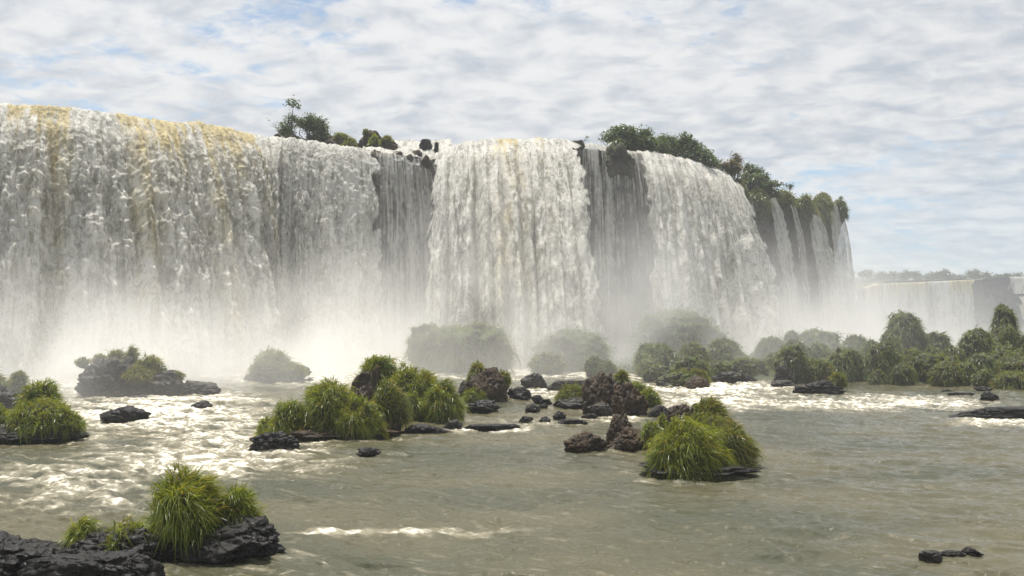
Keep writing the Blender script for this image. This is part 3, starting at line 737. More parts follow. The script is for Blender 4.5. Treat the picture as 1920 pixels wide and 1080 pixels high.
# ------------------------------------------------------------------ grass
def blade_arrays(N, rad, L, droop, seed, w, seg=3, up=0.5, zmin=-0.15, lump=0.36, rnd=0.45, wind=(0.12, 0, 0)):
    """N arching blades rooted on a lumpy dome of radii rad; returns verts, faces, tint, tip"""
    rng = np.random.default_rng(seed)
    rx, ry, rz = rad
    d = rng.normal(size=(N * 3, 3)); d /= np.linalg.norm(d, axis=1)[:, None]
    d = d[d[:, 2] > zmin][:N]; N = len(d)
    lum = 1 + lump * (fbm3(d * 2.1 + seed * 1.7, 3, seed) + 0.5 * fbm3(d * 5.0 + seed * 1.7, 2, seed + 3))
    root = d * np.array([rx, ry, rz]) * lum[:, None] * rng.uniform(0.80, 1.0, (N, 1))
    nn = d / np.array([max(rx, .01), max(ry, .01), max(rz, .01)]); nn /= np.linalg.norm(nn, axis=1)[:, None]
    dr = nn * (1 - up) + np.array([0, 0, 1.0]) * up + rng.normal(size=(N, 3)) * rnd * 0.6 + np.array(wind)
    # tussocks: neighbouring blades lean together
    cl = np.stack([fbm3(root * 2.3 / max(L, .05) * 0.5 + k * 9.1, 2, seed + k) for k in range(3)], 1)
    dr = dr + cl * rnd * 2.2
    dr /= np.linalg.norm(dr, axis=1)[:, None]
    LL = L * rng.uniform(0.5, 1.2, N) * (1 + 0.5 * cl[:, 0]) * np.where(rng.random(N) < 0.06, 1.45, 1.0)
    side = np.cross(dr, rng.normal(size=(N, 3))); side /= np.linalg.norm(side, axis=1)[:, None] + 1e-9
    ts = np.linspace(0, 1, seg + 1)
    P_ = []
    dro = droop * rng.uniform(0.5, 1.5, N)
    for t in ts:
        c = root + dr * (LL * t)[:, None] + np.array([0, 0, -1.0]) * (dro * LL * t * t)[:, None]
        ww = w * (1 - t) ** 0.6 * rng.uniform(0.98, 1.02, N) * (1 if t < 1 else 0)
        if t < 1: P_.append(c - side * ww[:, None]); P_.append(c + side * ww[:, None])
        else: P_.append(c)
    nvb = 2 * seg + 1
    V = np.stack(P_, 1).reshape(-1, 3)
    b = (np.arange(N) * nvb)[:, None]
    quads = np.concatenate([np.stack([b[:, 0] + 2 * k, b[:, 0] + 2 * k + 1, b[:, 0] + 2 * k + 3, b[:, 0] + 2 * k + 2], 1) for k in range(seg - 1)]) if seg > 1 else np.zeros((0, 4), int)
    tris = np.stack([b[:, 0] + 2 * seg - 2, b[:, 0] + 2 * seg - 1, b[:, 0] + 2 * seg], 1)
    tint = np.clip(0.45 + 0.3 * cl[:, 1] + rng.normal(size=N) * 0.22, 0, 1)
    tipv = np.concatenate([[t, t] for t in ts[:-1]] + [[1.0]])
    return V, quads, tris, np.repeat(tint, nvb), np.tile(tipv, N)


def core(rad, seed, sub=3, lump=0.36, k=0.80):
    v, f = ICO[sub]
    lum = 1 + lump * (fbm3(v * 2.1 + seed * 1.7, 3, seed) + 0.5 * fbm3(v * 5.0 + seed * 1.7, 2, seed + 3))
    return v * np.array(rad) * lum[:, None] * k, f


def grass_mesh(name, N, rad, L, droop, seed, w, m, seg=3, up=0.5, zmin=-0.15, with_core=True, lump=0.36, rnd=0.45, wind=(0.12, 0, 0)):
    V, Q, T, ti, tp = blade_arrays(N, rad, L, droop, seed, w, seg, up, zmin, lump, rnd, wind)
    faces = [Q, T] if len(Q) else [T]; mi = [0] * (len(Q) + len(T))
    if with_core:
        cvv, cf_ = core(rad, seed, 3, lump)
        faces.append(cf_ + len(V)); mi += [1] * len(cf_)
        V = np.concatenate([V, cvv]); ti = np.concatenate([ti, np.zeros(len(cvv))]); tp = np.concatenate([tp, np.zeros(len(cvv))])
    return mesh(name, V, faces, [m, M_SOIL], False, {'tint': ti, 'tip': tp}, mi)


def tuft(label, l, r, top, bot, d, seed, m=M_G1, n=700, lf=0.5, droop=0.55, up=0.5, seg=3, group=None, dep=0.8, rnd=0.46, wind=(0.12, 0, 0), wk=1.0):
    Wd = (r - l) / F * d; H = (bot - top) / F * d
    L = lf * 0.78 * min(Wd, H); n = int(n * 1.5)
    rx = max(Wd / 2 - 0.36 * L, Wd * 0.2); rz = max(H * 0.90 - 0.50 * L, H * 0.3); ry = rx * dep
    x, y, z = PT((l + r) / 2, bot, d); z += H * 0.14
    w = max(0.010, d * 0.00045) * wk
    me = grass_mesh('grass_tuft', n, (rx, ry, rz), L, droop, seed, w, m, seg, up, rnd=rnd, wind=wind)
    return obj('grass_tuft', me, loc=(x, y, z), label=label, cat='grass tuft', group=group)


T_ = tuft
# near islet
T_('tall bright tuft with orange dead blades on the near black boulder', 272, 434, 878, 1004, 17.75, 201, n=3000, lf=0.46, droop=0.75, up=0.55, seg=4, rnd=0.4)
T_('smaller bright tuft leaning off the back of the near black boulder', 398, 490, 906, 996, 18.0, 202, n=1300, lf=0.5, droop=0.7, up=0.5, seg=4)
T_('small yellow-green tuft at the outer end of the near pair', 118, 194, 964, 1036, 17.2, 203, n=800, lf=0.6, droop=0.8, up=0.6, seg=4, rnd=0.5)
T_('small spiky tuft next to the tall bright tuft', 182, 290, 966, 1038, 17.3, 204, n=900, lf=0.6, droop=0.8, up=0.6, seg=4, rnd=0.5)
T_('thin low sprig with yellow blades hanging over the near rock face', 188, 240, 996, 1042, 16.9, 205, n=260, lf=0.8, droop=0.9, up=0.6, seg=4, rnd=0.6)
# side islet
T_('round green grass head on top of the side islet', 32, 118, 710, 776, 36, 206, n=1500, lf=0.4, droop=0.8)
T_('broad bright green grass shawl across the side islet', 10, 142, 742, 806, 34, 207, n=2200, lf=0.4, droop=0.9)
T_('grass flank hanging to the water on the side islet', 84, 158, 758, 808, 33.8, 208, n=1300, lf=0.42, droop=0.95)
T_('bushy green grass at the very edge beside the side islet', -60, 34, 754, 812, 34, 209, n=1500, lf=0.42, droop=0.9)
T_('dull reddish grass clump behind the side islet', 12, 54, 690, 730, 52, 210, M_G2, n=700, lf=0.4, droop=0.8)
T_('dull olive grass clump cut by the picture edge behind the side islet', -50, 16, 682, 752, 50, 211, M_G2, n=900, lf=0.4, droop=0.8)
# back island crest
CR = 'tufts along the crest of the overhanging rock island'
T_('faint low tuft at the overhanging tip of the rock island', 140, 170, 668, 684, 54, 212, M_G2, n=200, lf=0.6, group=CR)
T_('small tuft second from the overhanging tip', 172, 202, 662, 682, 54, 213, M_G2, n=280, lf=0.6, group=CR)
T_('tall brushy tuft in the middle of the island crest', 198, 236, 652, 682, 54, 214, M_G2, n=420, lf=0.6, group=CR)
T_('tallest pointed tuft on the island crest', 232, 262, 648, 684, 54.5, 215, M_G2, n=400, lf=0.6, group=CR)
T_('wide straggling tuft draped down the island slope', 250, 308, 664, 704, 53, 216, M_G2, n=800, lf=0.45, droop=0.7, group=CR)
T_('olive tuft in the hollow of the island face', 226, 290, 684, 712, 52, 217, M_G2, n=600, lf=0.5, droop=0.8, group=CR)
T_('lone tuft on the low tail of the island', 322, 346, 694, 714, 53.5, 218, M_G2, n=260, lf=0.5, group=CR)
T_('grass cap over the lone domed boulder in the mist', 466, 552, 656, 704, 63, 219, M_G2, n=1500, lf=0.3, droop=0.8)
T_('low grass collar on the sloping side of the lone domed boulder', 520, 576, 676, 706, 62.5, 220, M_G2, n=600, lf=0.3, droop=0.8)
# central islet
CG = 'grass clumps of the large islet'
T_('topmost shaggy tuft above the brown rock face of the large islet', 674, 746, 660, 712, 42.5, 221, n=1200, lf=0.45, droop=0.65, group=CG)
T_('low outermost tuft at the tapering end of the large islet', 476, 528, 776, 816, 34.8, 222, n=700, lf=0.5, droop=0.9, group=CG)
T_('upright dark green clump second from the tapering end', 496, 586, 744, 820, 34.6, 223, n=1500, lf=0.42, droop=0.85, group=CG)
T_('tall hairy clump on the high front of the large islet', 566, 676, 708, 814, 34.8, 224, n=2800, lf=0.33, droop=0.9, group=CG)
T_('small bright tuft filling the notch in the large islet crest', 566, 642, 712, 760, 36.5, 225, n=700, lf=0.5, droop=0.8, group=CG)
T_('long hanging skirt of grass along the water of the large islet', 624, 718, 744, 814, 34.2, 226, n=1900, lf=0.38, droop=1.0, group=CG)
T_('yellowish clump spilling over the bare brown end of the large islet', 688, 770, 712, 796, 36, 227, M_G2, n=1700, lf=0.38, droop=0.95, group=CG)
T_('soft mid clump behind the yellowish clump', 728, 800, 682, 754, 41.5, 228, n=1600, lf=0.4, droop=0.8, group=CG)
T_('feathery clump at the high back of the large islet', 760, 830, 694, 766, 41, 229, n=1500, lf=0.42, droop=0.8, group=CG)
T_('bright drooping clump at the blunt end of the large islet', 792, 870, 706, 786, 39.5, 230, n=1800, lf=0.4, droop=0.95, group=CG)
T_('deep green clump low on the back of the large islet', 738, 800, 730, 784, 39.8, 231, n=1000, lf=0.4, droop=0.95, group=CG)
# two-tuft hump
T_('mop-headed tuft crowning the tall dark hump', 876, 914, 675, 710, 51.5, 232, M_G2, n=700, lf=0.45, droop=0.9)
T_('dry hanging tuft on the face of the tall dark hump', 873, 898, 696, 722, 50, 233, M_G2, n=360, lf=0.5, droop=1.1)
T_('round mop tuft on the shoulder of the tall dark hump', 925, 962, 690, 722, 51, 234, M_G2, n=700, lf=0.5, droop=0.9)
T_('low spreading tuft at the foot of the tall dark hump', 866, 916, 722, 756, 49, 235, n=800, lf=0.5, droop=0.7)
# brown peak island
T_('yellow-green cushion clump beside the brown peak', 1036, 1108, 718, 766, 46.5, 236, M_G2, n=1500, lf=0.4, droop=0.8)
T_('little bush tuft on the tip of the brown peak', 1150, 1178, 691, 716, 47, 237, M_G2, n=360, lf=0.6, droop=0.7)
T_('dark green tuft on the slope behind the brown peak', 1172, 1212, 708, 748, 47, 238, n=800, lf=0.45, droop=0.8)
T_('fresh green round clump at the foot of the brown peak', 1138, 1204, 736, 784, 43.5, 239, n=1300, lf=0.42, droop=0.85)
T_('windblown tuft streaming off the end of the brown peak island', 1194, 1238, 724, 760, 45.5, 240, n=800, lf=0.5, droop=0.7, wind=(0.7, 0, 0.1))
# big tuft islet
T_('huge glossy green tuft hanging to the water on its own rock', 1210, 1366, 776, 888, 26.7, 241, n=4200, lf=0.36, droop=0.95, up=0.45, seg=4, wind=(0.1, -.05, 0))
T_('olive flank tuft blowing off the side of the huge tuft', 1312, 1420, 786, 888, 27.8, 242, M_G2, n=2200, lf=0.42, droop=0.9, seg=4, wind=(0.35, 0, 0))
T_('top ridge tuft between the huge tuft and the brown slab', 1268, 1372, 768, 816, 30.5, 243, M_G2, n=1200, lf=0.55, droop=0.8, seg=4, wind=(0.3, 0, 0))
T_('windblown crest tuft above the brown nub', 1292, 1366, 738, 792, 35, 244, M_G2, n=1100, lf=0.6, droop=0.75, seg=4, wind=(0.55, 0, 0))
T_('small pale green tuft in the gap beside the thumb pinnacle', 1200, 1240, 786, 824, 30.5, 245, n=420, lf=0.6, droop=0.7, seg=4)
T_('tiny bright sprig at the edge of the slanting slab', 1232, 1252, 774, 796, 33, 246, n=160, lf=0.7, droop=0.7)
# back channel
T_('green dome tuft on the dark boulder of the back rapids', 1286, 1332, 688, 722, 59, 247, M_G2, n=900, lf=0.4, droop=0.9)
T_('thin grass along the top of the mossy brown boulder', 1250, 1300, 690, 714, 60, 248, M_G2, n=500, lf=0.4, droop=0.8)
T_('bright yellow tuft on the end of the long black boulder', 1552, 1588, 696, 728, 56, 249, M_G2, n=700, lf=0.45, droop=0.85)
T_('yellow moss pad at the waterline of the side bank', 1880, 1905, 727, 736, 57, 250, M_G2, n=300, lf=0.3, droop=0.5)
# lip tufts
LT = 'tufts between the lip rocks'
T_('fresh green tuft on the long rusty lip shelf', 624, 652, 247, 262, 88.5, 251, n=260, lf=0.5, group=LT)
T_('olive tuft hanging at the edge of the grey lacy curtain', 640, 672, 258, 282, 87.3, 252, M_G2, n=400, lf=0.5, group=LT)
T_('tiny tuft on the crown of the dark humped lip rock', 678, 694, 240, 253, 89.5, 253, M_G2, n=160, lf=0.6, group=LT)
T_('green tuft in the cleft of the dark humped lip rock', 690, 714, 250, 272, 88.6, 254, n=300, lf=0.5, group=LT)
T_('low tuft on the tail of the dark humped lip rock', 714, 738, 252, 266, 89.4, 255, M_G2, n=200, lf=0.5, group=LT)

# ------------------------------------------------------------------ mop-headed mounds of the misty bank
def mound(label, l, r, top, base, d, seed, m=M_G3, n=None, group=None, lf=None, rockm=M_MOSS, dep=0.85, box=0.0):
    Wd = (r - l) / F * d; H = (base - top) / F * d
    L = (lf or 0.25) * min(Wd, H)
    x, y, z = PT((l + r) / 2, base, d)
    rx = Wd / 2 - 0.30 * L; rz = H * 0.52
    root = obj('grassy_mound', None, loc=(x, y, z), label=label, cat='grassy mound', group=group)
    zc = H - rz - 0.30 * L
    n = n or int(np.clip(1400 * Wd * H / 6, 800, 2600))
    V, Q, T, ti, tp = blade_arrays(n, (rx, rx * dep, rz), L, 1.15, seed, max(0.02, d * 0.00042), 3, 0.34, -0.55, 0.30, 0.5, (0.08, -0.05, 0))
    if box:
        V = V / np.array([rx, rx * dep, rz]); r_ = np.maximum(np.abs(V[:, [0]]), np.abs(V[:, [2]])); q_ = np.hypot(V[:, [0]], V[:, [2]]) / np.maximum(r_, 1e-6)
        V = V * np.array([1, 1, 1]) * (1 + box * (q_ - 1) * 0.75) * np.array([rx, rx * dep, rz])
    me = mesh('grass_cover', V, [Q, T], [m], False, {'tint': ti, 'tip': tp})
    obj('grass_cover', me, root, (0, 0, zc))
    v, f = ICO[4]
    lum = 1 + 0.27 * (fbm3(v * 2.1 + seed * 1.7, 3, seed) + 0.5 * fbm3(v * 5.0 + seed * 1.7, 2, seed + 3))
    c = v * np.array([rx, rx * dep, rz]) * lum[:, None] * (0.93 + 0.06 * fbm3(v * 9, 2, seed))[:, None]
    if box:
        k_ = c / np.array([rx, rx * dep, rz]); r_ = np.maximum(np.abs(k_[:, [0]]), np.abs(k_[:, [2]])); q_ = np.hypot(k_[:, [0]], k_[:, [2]]) / np.maximum(r_, 1e-6)
        c = c * (1 + box * (q_ - 1) * 0.75)
    c[:, 2] += zc
    low = c[:, 2] < zc                                # skirt the core down to the ground as rock
    c[:, 2] = np.where(low, zc - (zc - c[:, 2]) * ((zc + 0.8) / max(rz, .1)), c[:, 2])
    obj('mound_core', mesh('mound_core', c, f, [rockm]), root)
    return root


MG = 'grassy mounds crowded on the misty bank'
Mo = mound
Mo('great pale dome of grass fading into the mist, largest of the hazy ones', 1176, 1352, 574, 672, 84, 301, n=2400, group=MG)
Mo('hazy smooth hump nearest the open water at the end of the bank', 994, 1146, 612, 695, 76, 302, n=1800, group=MG)
Mo('faint yellow-topped hump low before the smooth hazy hump', 990, 1062, 658, 700, 71, 303, M_G2, group=MG)
Mo('big flat-topped grassy block looming in the mist before the bright middle fall', 812, 966, 600, 696, 73, 304, M_G2, n=2600, lf=0.2, box=0.6)
Mo('lower sloping end of the misty flat-topped block', 760, 860, 602, 696, 74, 305, M_G2, n=1500, lf=0.2, box=0.4)
Mo('small dome at the water with a rock foot, first of the bank', 1076, 1122, 650, 694, 74, 306, group=MG)
Mo('small twin dome, darker of the pair behind the brown peak', 1094, 1132, 664, 706, 68, 307, group=MG)
Mo('small twin dome, lighter of the pair behind the brown peak', 1118, 1158, 674, 708, 67, 308, M_G2, group=MG)
Mo('broad dark double-headed mound facing the back rapids', 1184, 1270, 638, 704, 70, 309, n=1600, group=MG)
Mo('pale green hummock at the foot of the double-headed mound', 1192, 1246, 668, 706, 67.5, 310, M_G2, group=MG)
Mo('olive mound next to the double-headed mound', 1266, 1330, 640, 700, 73, 311, M_G2, group=MG)
Mo('low bushy mound filling the gap before the olive mound', 1262, 1316, 674, 704, 68, 312, group=MG)
Mo('mound with a pale broken rock cheek', 1318, 1396, 628, 696, 76, 313, M_G2, group=MG, n=1000)
Mo('low pale hummock below the broken rock cheek', 1316, 1366, 674, 706, 68, 314, group=MG)
Mo('low straw-coloured hummock above the dark rock wall', 1370, 1440, 668, 706, 69, 315, M_G2, group=MG)
Mo('rounded mound alone against the grey falls mist', 1412, 1486, 626, 690, 79, 316, group=MG)
Mo('small round head beside the long crest mound', 1466, 1504, 619, 670, 80, 317, group=MG)
Mo('long crest mound rising toward its far end', 1488, 1582, 612, 684, 80, 318, n=1500, group=MG)
Mo('glittering mound above the fractured grey outcrop', 1462, 1526, 660, 722, 64, 319, group=MG)
Mo('straw-tipped mound just behind the long black boulder', 1508, 1566, 670, 724, 62, 320, M_G2, group=MG)
Mo('sparkling mound with drooping fringe behind the yellow tuft', 1548, 1620, 648, 718, 64, 321, group=MG, n=1300)
Mo('mid-row mound under the long crest', 1506, 1566, 640, 694, 72, 322, group=MG)
Mo('plain mound on the skyline between the long crest and the tall head', 1574, 1632, 624, 684, 77, 323, group=MG)
Mo('small mound nestled under the skyline gap', 1612, 1652, 634, 690, 72, 324, group=MG)
Mo('big mop mound with long combed tresses', 1620, 1694, 636, 726, 63, 325, n=1700, group=MG)
Mo('round head just above the combed tresses', 1646, 1692, 620, 676, 71, 326, group=MG)
Mo('tall smooth dome head breaking the skyline of the bank', 1656, 1736, 582, 690, 74, 327, n=1800, group=MG, lf=0.2)
Mo('sloping shoulder mound beside the tall smooth dome head', 1716, 1788, 616, 690, 74, 328, n=1200, group=MG)
Mo('pale mound in the hollow below the tall smooth head', 1688, 1740, 648, 706, 66, 329, M_G2, group=MG)
Mo('little bright pineapple-shaped mound in the hollow', 1702, 1738, 664, 716, 63, 330, group=MG)
Mo('soft mound below the sloping shoulder', 1728, 1766, 646, 702, 67, 331, group=MG)
Mo('tiny pale mound at the waterline by the combed tresses', 1628, 1662, 690, 726, 61, 332, group=MG)
Mo('low wide green mound at the waterline of the bank', 1740, 1806, 672, 726, 60, 333, M_G2, group=MG)
Mo('low rough mound with a dark notch at the waterline', 1782, 1836, 676, 726, 60.5, 334, group=MG)
Mo('tall column mound with ragged sides', 1796, 1862, 611, 706, 66, 335, n=1700, group=MG, lf=0.2)
Mo('small skirt mound at the foot of the ragged column', 1812, 1862, 658, 708, 62.5, 336, group=MG)
Mo('highest dome of the bank, standing before the low distant fall', 1856, 1910, 570, 668, 70, 337, n=1500, group=MG, lf=0.2)
Mo('shoulder of the highest dome, thick with fine leaves', 1846, 1918, 604, 692, 69, 338, n=1600, group=MG)
Mo('mound cut by the picture edge beyond the highest dome', 1902, 1985, 610, 706, 68, 339, n=1600, group=MG)
Mo('olive mound over a dark cave at the picture edge', 1868, 1950, 662, 716, 62, 340, M_G2, group=MG)
Mo('golden fringe mound hanging over dark rock at the waterline', 1858, 1946, 690, 734, 58, 341, M_G2, n=1300, group=MG, lf=0.45)
Mo('green fringe mound beside the golden fringe', 1822, 1868, 690, 728, 59, 342, group=MG)
Mo('mound hidden low between the straw hummock and the long crest', 1430, 1480, 656, 706, 70, 343, group=MG)
Mo('mound of dull grass under the combed tresses and the hollow', 1664, 1716, 676, 724, 61.5, 344, group=MG)
Mo('hollow mound of dark grass between column and shoulder', 1764, 1812, 646, 708, 65, 345, group=MG)

rngm = np.random.default_rng(64)
for i in range(44):
    cx_m = rngm.uniform(1190, 1990); dm = rngm.uniform(62, 82)
    wpx = rngm.uniform(38, 74); base_m = HZ + 8000 / dm
    skyl = np.interp(cx_m, [1190, 1300, 1400, 1480, 1600, 1650, 1720, 1780, 1830, 1880, 1990], [655, 650, 640, 625, 632, 636, 625, 650, 640, 625, 620])
    topm = max(skyl + rngm.uniform(4, 36), base_m - wpx * 1.25)
    if base_m - topm < 22: topm = base_m - rngm.uniform(24, 34)
    mound('plain grassy mound lost among its like in the misty green bank', cx_m - wpx / 2, cx_m + wpx / 2, topm, base_m, dm, 600 + i, [M_G3, M_G2][i % 3 == 0], n=700, group='plain mounds filling the misty bank')

# the bank under them
bx = np.linspace(-4, 60, 200); by = np.linspace(54, 104, 120)
BX, BY = np.meshgrid(bx, by, indexing='ij')
edge = 64 - 7 * sstep(20, 34, BX) + 10 * sstep(14, 2, BX)
hgt = 0.9 * sstep(0, 7, BY - edge) * (1 - sstep(18, 30, BY - edge - 4 * sstep(10, 40, BX))) * sstep(4, 12, BX) + 0.6 * fbm(BX * 0.4, BY * 0.4, 4, 77) - 0.35
hgt = hgt - 1.5 * (1 - sstep(-4, 2, BY - edge)) - 1.5 * sstep(24, 34, BY - edge)
obj('bank_ground', mesh('bank_ground', np.stack([BX, BY, hgt], 2).reshape(-1, 3), grid_faces(200, 120), [M_BANK]), kind='structure')
rng = np.random.default_rng(5)
gx = rng.uniform(4, 58, 16000); gy = rng.uniform(56, 92, 16000)
ix = ((gx + 4) / 64 * 199).astype(int); iy = ((gy - 54) / 50 * 119).astype(int)
gz = hgt[ix, iy]; ok = gz > 0.15; gx, gy, gz = gx[ok], gy[ok], gz[ok]; N = len(gx)
dirs = rng.normal(size=(N, 3)) * .5 + [0, 0, 1]; dirs /= np.linalg.norm(dirs, axis=1)[:, None]
sdv = np.cross(dirs, rng.normal(size=(N, 3))); sdv /= np.linalg.norm(sdv, axis=1)[:, None]
base = np.stack([gx, gy, gz - 0.05], 1); Lg = rng.uniform(0.3, 0.6, N)[:, None]
V = np.stack([base - sdv * .035, base + sdv * .035, base + dirs * Lg * .6 + sdv * .025, base + dirs * Lg * .6 - sdv * .025, base + dirs * Lg - [0, 0, .25]], 1).reshape(-1, 3)
b = np.arange(N) * 5
tn = np.clip(0.45 + 0.25 * np.repeat(fbm(gx * .5, gy * .5, 3, 9), 5) + np.repeat(rng.normal(size=N) * .15, 5), 0, 1)
obj('ground_cover', mesh('ground_cover', V, [np.stack([b, b + 1, b + 2, b + 3], 1), np.stack([b + 3, b + 2, b + 4], 1)], [M_G3], False, {'tint': tn, 'tip': np.tile([0, 0, .6, .6, 1], N)}), kind='stuff')

# ------------------------------------------------------------------ trees and bushes
def tube(pts, r0, r1, k=6):
    pts = np.asarray(pts, float); n = len(pts)
    V = []; 
    for i in range(n):
        t = pts[min(i + 1, n - 1)] - pts[max(i - 1, 0)]; t /= np.linalg.norm(t) + 1e-9
        a = np.cross(t, [0.3, 1, 0.2]); a /= np.linalg.norm(a); b_ = np.cross(t, a)
        r = r0 + (r1 - r0) * i / (n - 1)
        an = np.linspace(0, 2 * np.pi, k, endpoint=False)
        V.append(pts[i] + r * (np.cos(an)[:, None] * a + np.sin(an)[:, None] * b_))
    V = np.concatenate(V)
    Fc = []
    for i in range(n - 1):
        for j in range(k):
            Fc.append((i * k + j, i * k + (j + 1) % k, (i + 1) * k + (j + 1) % k, (i + 1) * k + j))
    return V, np.array(Fc)


def leaves(centers, radii, n, size, seed, flat=0.75):
    """leaf-sized faces clustered in sprays around lobe shells"""
    rng = np.random.default_rng(seed)
    ns = max(n // 9, 4)
    k = rng.choice(len(centers), ns, p=radii.prod(1) / radii.prod(1).sum())
    d = rng.normal(size=(ns, 3)); d /= np.linalg.norm(d, axis=1)[:, None]
    d[:, 2] = np.where(d[:, 2] < -0.4, -d[:, 2], d[:, 2])
    sp_ = centers[k] + d * radii[k] * (rng.uniform(0.35, 1.0, (ns, 1)) ** 0.5) * (1 + 0.22 * rng.normal(size=(ns, 1)))
    p = np.repeat(sp_, 9, 0) + rng.normal(size=(ns * 9, 3)) * size * 1.15
    N = len(p)
    nr = np.repeat(d, 9, 0) * 0.6 + rng.normal(size=(N, 3)) * 0.7 + [0, 0, flat]
    nr /= np.linalg.norm(nr, axis=1)[:, None]
    a = np.cross(nr, rng.normal(size=(N, 3))); a /= np.linalg.norm(a, axis=1)[:, None]; c = np.cross(nr, a)
    s = size * rng.uniform(0.6, 1.2, (N, 1))
    V = np.stack([p - a * s, p + c * s * .42, p + a * s, p - c * s * .42], 1).reshape(-1, 3)
    Q = np.arange(N * 4).reshape(-1, 4)
    tint = np.clip(0.4 + np.repeat(rng.normal(size=ns) * .22, 9) + rng.normal(size=N) * .12, 0, 1)
    return V, Q, np.repeat(tint, 4), np.ones(N * 4)


def tree(label, l, r, top, base, d, seed, m=M_LEAF, n=2600, size=0.16, lobes=7, name='tree', cat='tree', group=None, trunk=0.12, bare=0.25, skew=0.0, limbs=True):
    Wd = (r - l) / F * d; H = (base - top) / F * d
    x, y, z = PT((l + r) / 2, base, d)
    rng = np.random.default_rng(seed)
    root = obj(name, None, loc=(x, y, z), label=label, cat=cat, group=group)
    k = lobes
    lr = Wd / (1.2 * math.sqrt(k) + 1.3)
    cx_ = rng.uniform(-1, 1, k) * (Wd / 2 - lr * .8); cy_ = rng.uniform(-1, 1, k) * (Wd / 2 - lr * .8) * .8
    lim = np.sqrt(np.clip(1 - (cx_ / (Wd / 2)) ** 2 * 0.9, .15, 1))
    cz_ = H * bare + (H * (1 - bare) * lim - lr * .65) * rng.uniform(0.12 if bare < .2 else .4, 1.0, k) + skew * cx_
    cz_ = np.maximum(cz_, lr * .4)
    C = np.stack([cx_, cy_, cz_], 1)
    rad = np.stack([lr * rng.uniform(.75, 1.15, k), lr * rng.uniform(.75, 1.15, k), lr * rng.uniform(.55, .8, k)], 1)
    V, Q, ti, tp = leaves(C, rad, n, size, seed)
    obj('crown', mesh('crown', V, Q, [m], False, {'tint': ti, 'tip': tp}), root)
    fork = np.array([0, 0, H * min(.4, bare + .08)])
    tv, tf = tube([(0, 0, -0.4), fork * .5 + rng.normal(size=3) * .05 * Wd * [1, 1, 0], fork], trunk, trunk * .7)
    obj('trunk', mesh('trunk', tv, tf, [M_BARK]), root)
    if limbs:
        for i in range(k):
            mid = (fork + C[i]) / 2 + rng.normal(size=3) * .06 * Wd
            tv, tf = tube([fork * .85, mid, C[i], C[i] + (C[i] - mid) * .6], trunk * .55, trunk * .15, 5)
            obj('limb', mesh('limb', tv, tf, [M_BARK]), root)
    return root


tree('bright leafy bush on the brown lip rock above the grey lacy curtain', 528, 626, 214, 272, 89.5, 401, n=9000, size=0.14, lobes=20, name='bush', cat='bush', bare=0.0)
tree('rounded dark tree on the lip, first of the two beside the sparse veil', 1134, 1232, 230, 292, 97, 402, n=9000, size=0.19, lobes=16, group='rounded lip trees', bare=0.03)
tree('wide dark tree on the lip sloping down to the overgrown cliff', 1216, 1338, 238, 314, 101, 403, n=12000, size=0.20, lobes=20, group='rounded lip trees', bare=0.02, skew=-0.15)
VB = 'bushes on top of the overgrown far cliff'
tree('spindly rust-tinged tree rising over the overgrown cliff', 1362, 1402, 288, 336, 111, 404, M_DRY, n=900, size=0.15, lobes=6, group=VB, bare=0.3)
tree('rusty brown bush at the brink of the bare brown cliff', 1334, 1398, 304, 350, 108, 405, M_DRY, n=4500, size=0.18, lobes=10, name='bush', cat='bush', group=VB, bare=0.02)
tree('green bush spilling over the overgrown cliff edge', 1386, 1456, 318, 374, 114, 406, M_LEAF, n=6000, size=0.19, lobes=11, name='bush', cat='bush', group=VB, bare=0.0, skew=-0.25)
tree('low green bush behind the rusty bush', 1392, 1430, 308, 346, 116, 407, M_LEAF, n=2400, size=0.17, lobes=5, name='bush', cat='bush', group=VB, bare=0.05)
tree('low dark bush tucked under the wide dark tree', 1300, 1352, 296, 336, 104, 408, M_LEAF, n=3000, size=0.18, lobes=7, name='bush', cat='bush', group=VB, bare=0.0)
tree('tiny tree alone on the grassy cliff top', 1471, 1491, 345, 366, 122, 409, M_LEAF2, n=200, size=0.15, lobes=4, bare=0.4, trunk=0.05)
tree('small round bush near the outer corner of the cliff', 1534, 1557, 360, 386, 134, 410, M_LEAF2, n=500, size=0.18, lobes=4, name='bush', cat='bush', group=VB, bare=0.05)
CT = 'grass cushions trailing over the overgrown cliff edge'
def cushion(label, l, r, top, base, d, seed, m=M_G2, n=1100): return tuft(label, l, r, top, base, d, seed, m, n, 0.35, 1.1, 0.25, 3, CT)
cushion('straw-green cushion beside the slim jet', 1440, 1490, 352, 384, 118, 421)
cushion('dark hanging cushion between the slim and faint jets', 1444, 1472, 362, 404, 119, 422, M_G3)
cushion('green cushion hanging over the widening jet', 1484, 1530, 362, 402, 124, 423)
cushion('long mossy beard beside the widening jet', 1516, 1556, 368, 420, 128, 424, M_G3, 1300)
cushion('yellow-green cushion on the cliff rim near its corner', 1520, 1562, 362, 396, 131, 425)
cushion('round cushion capping the outer corner of the cliff', 1556, 1588, 372, 408, 137, 426, M_G3, 1200)
cushion('rough dark cushion at the brink above the bare brown cliff', 1352, 1402, 336, 372, 106, 427, M_G3)
cushion('dark cushion sliding down under the green cliff bush', 1400, 1446, 350, 396, 112, 428, M_G3)

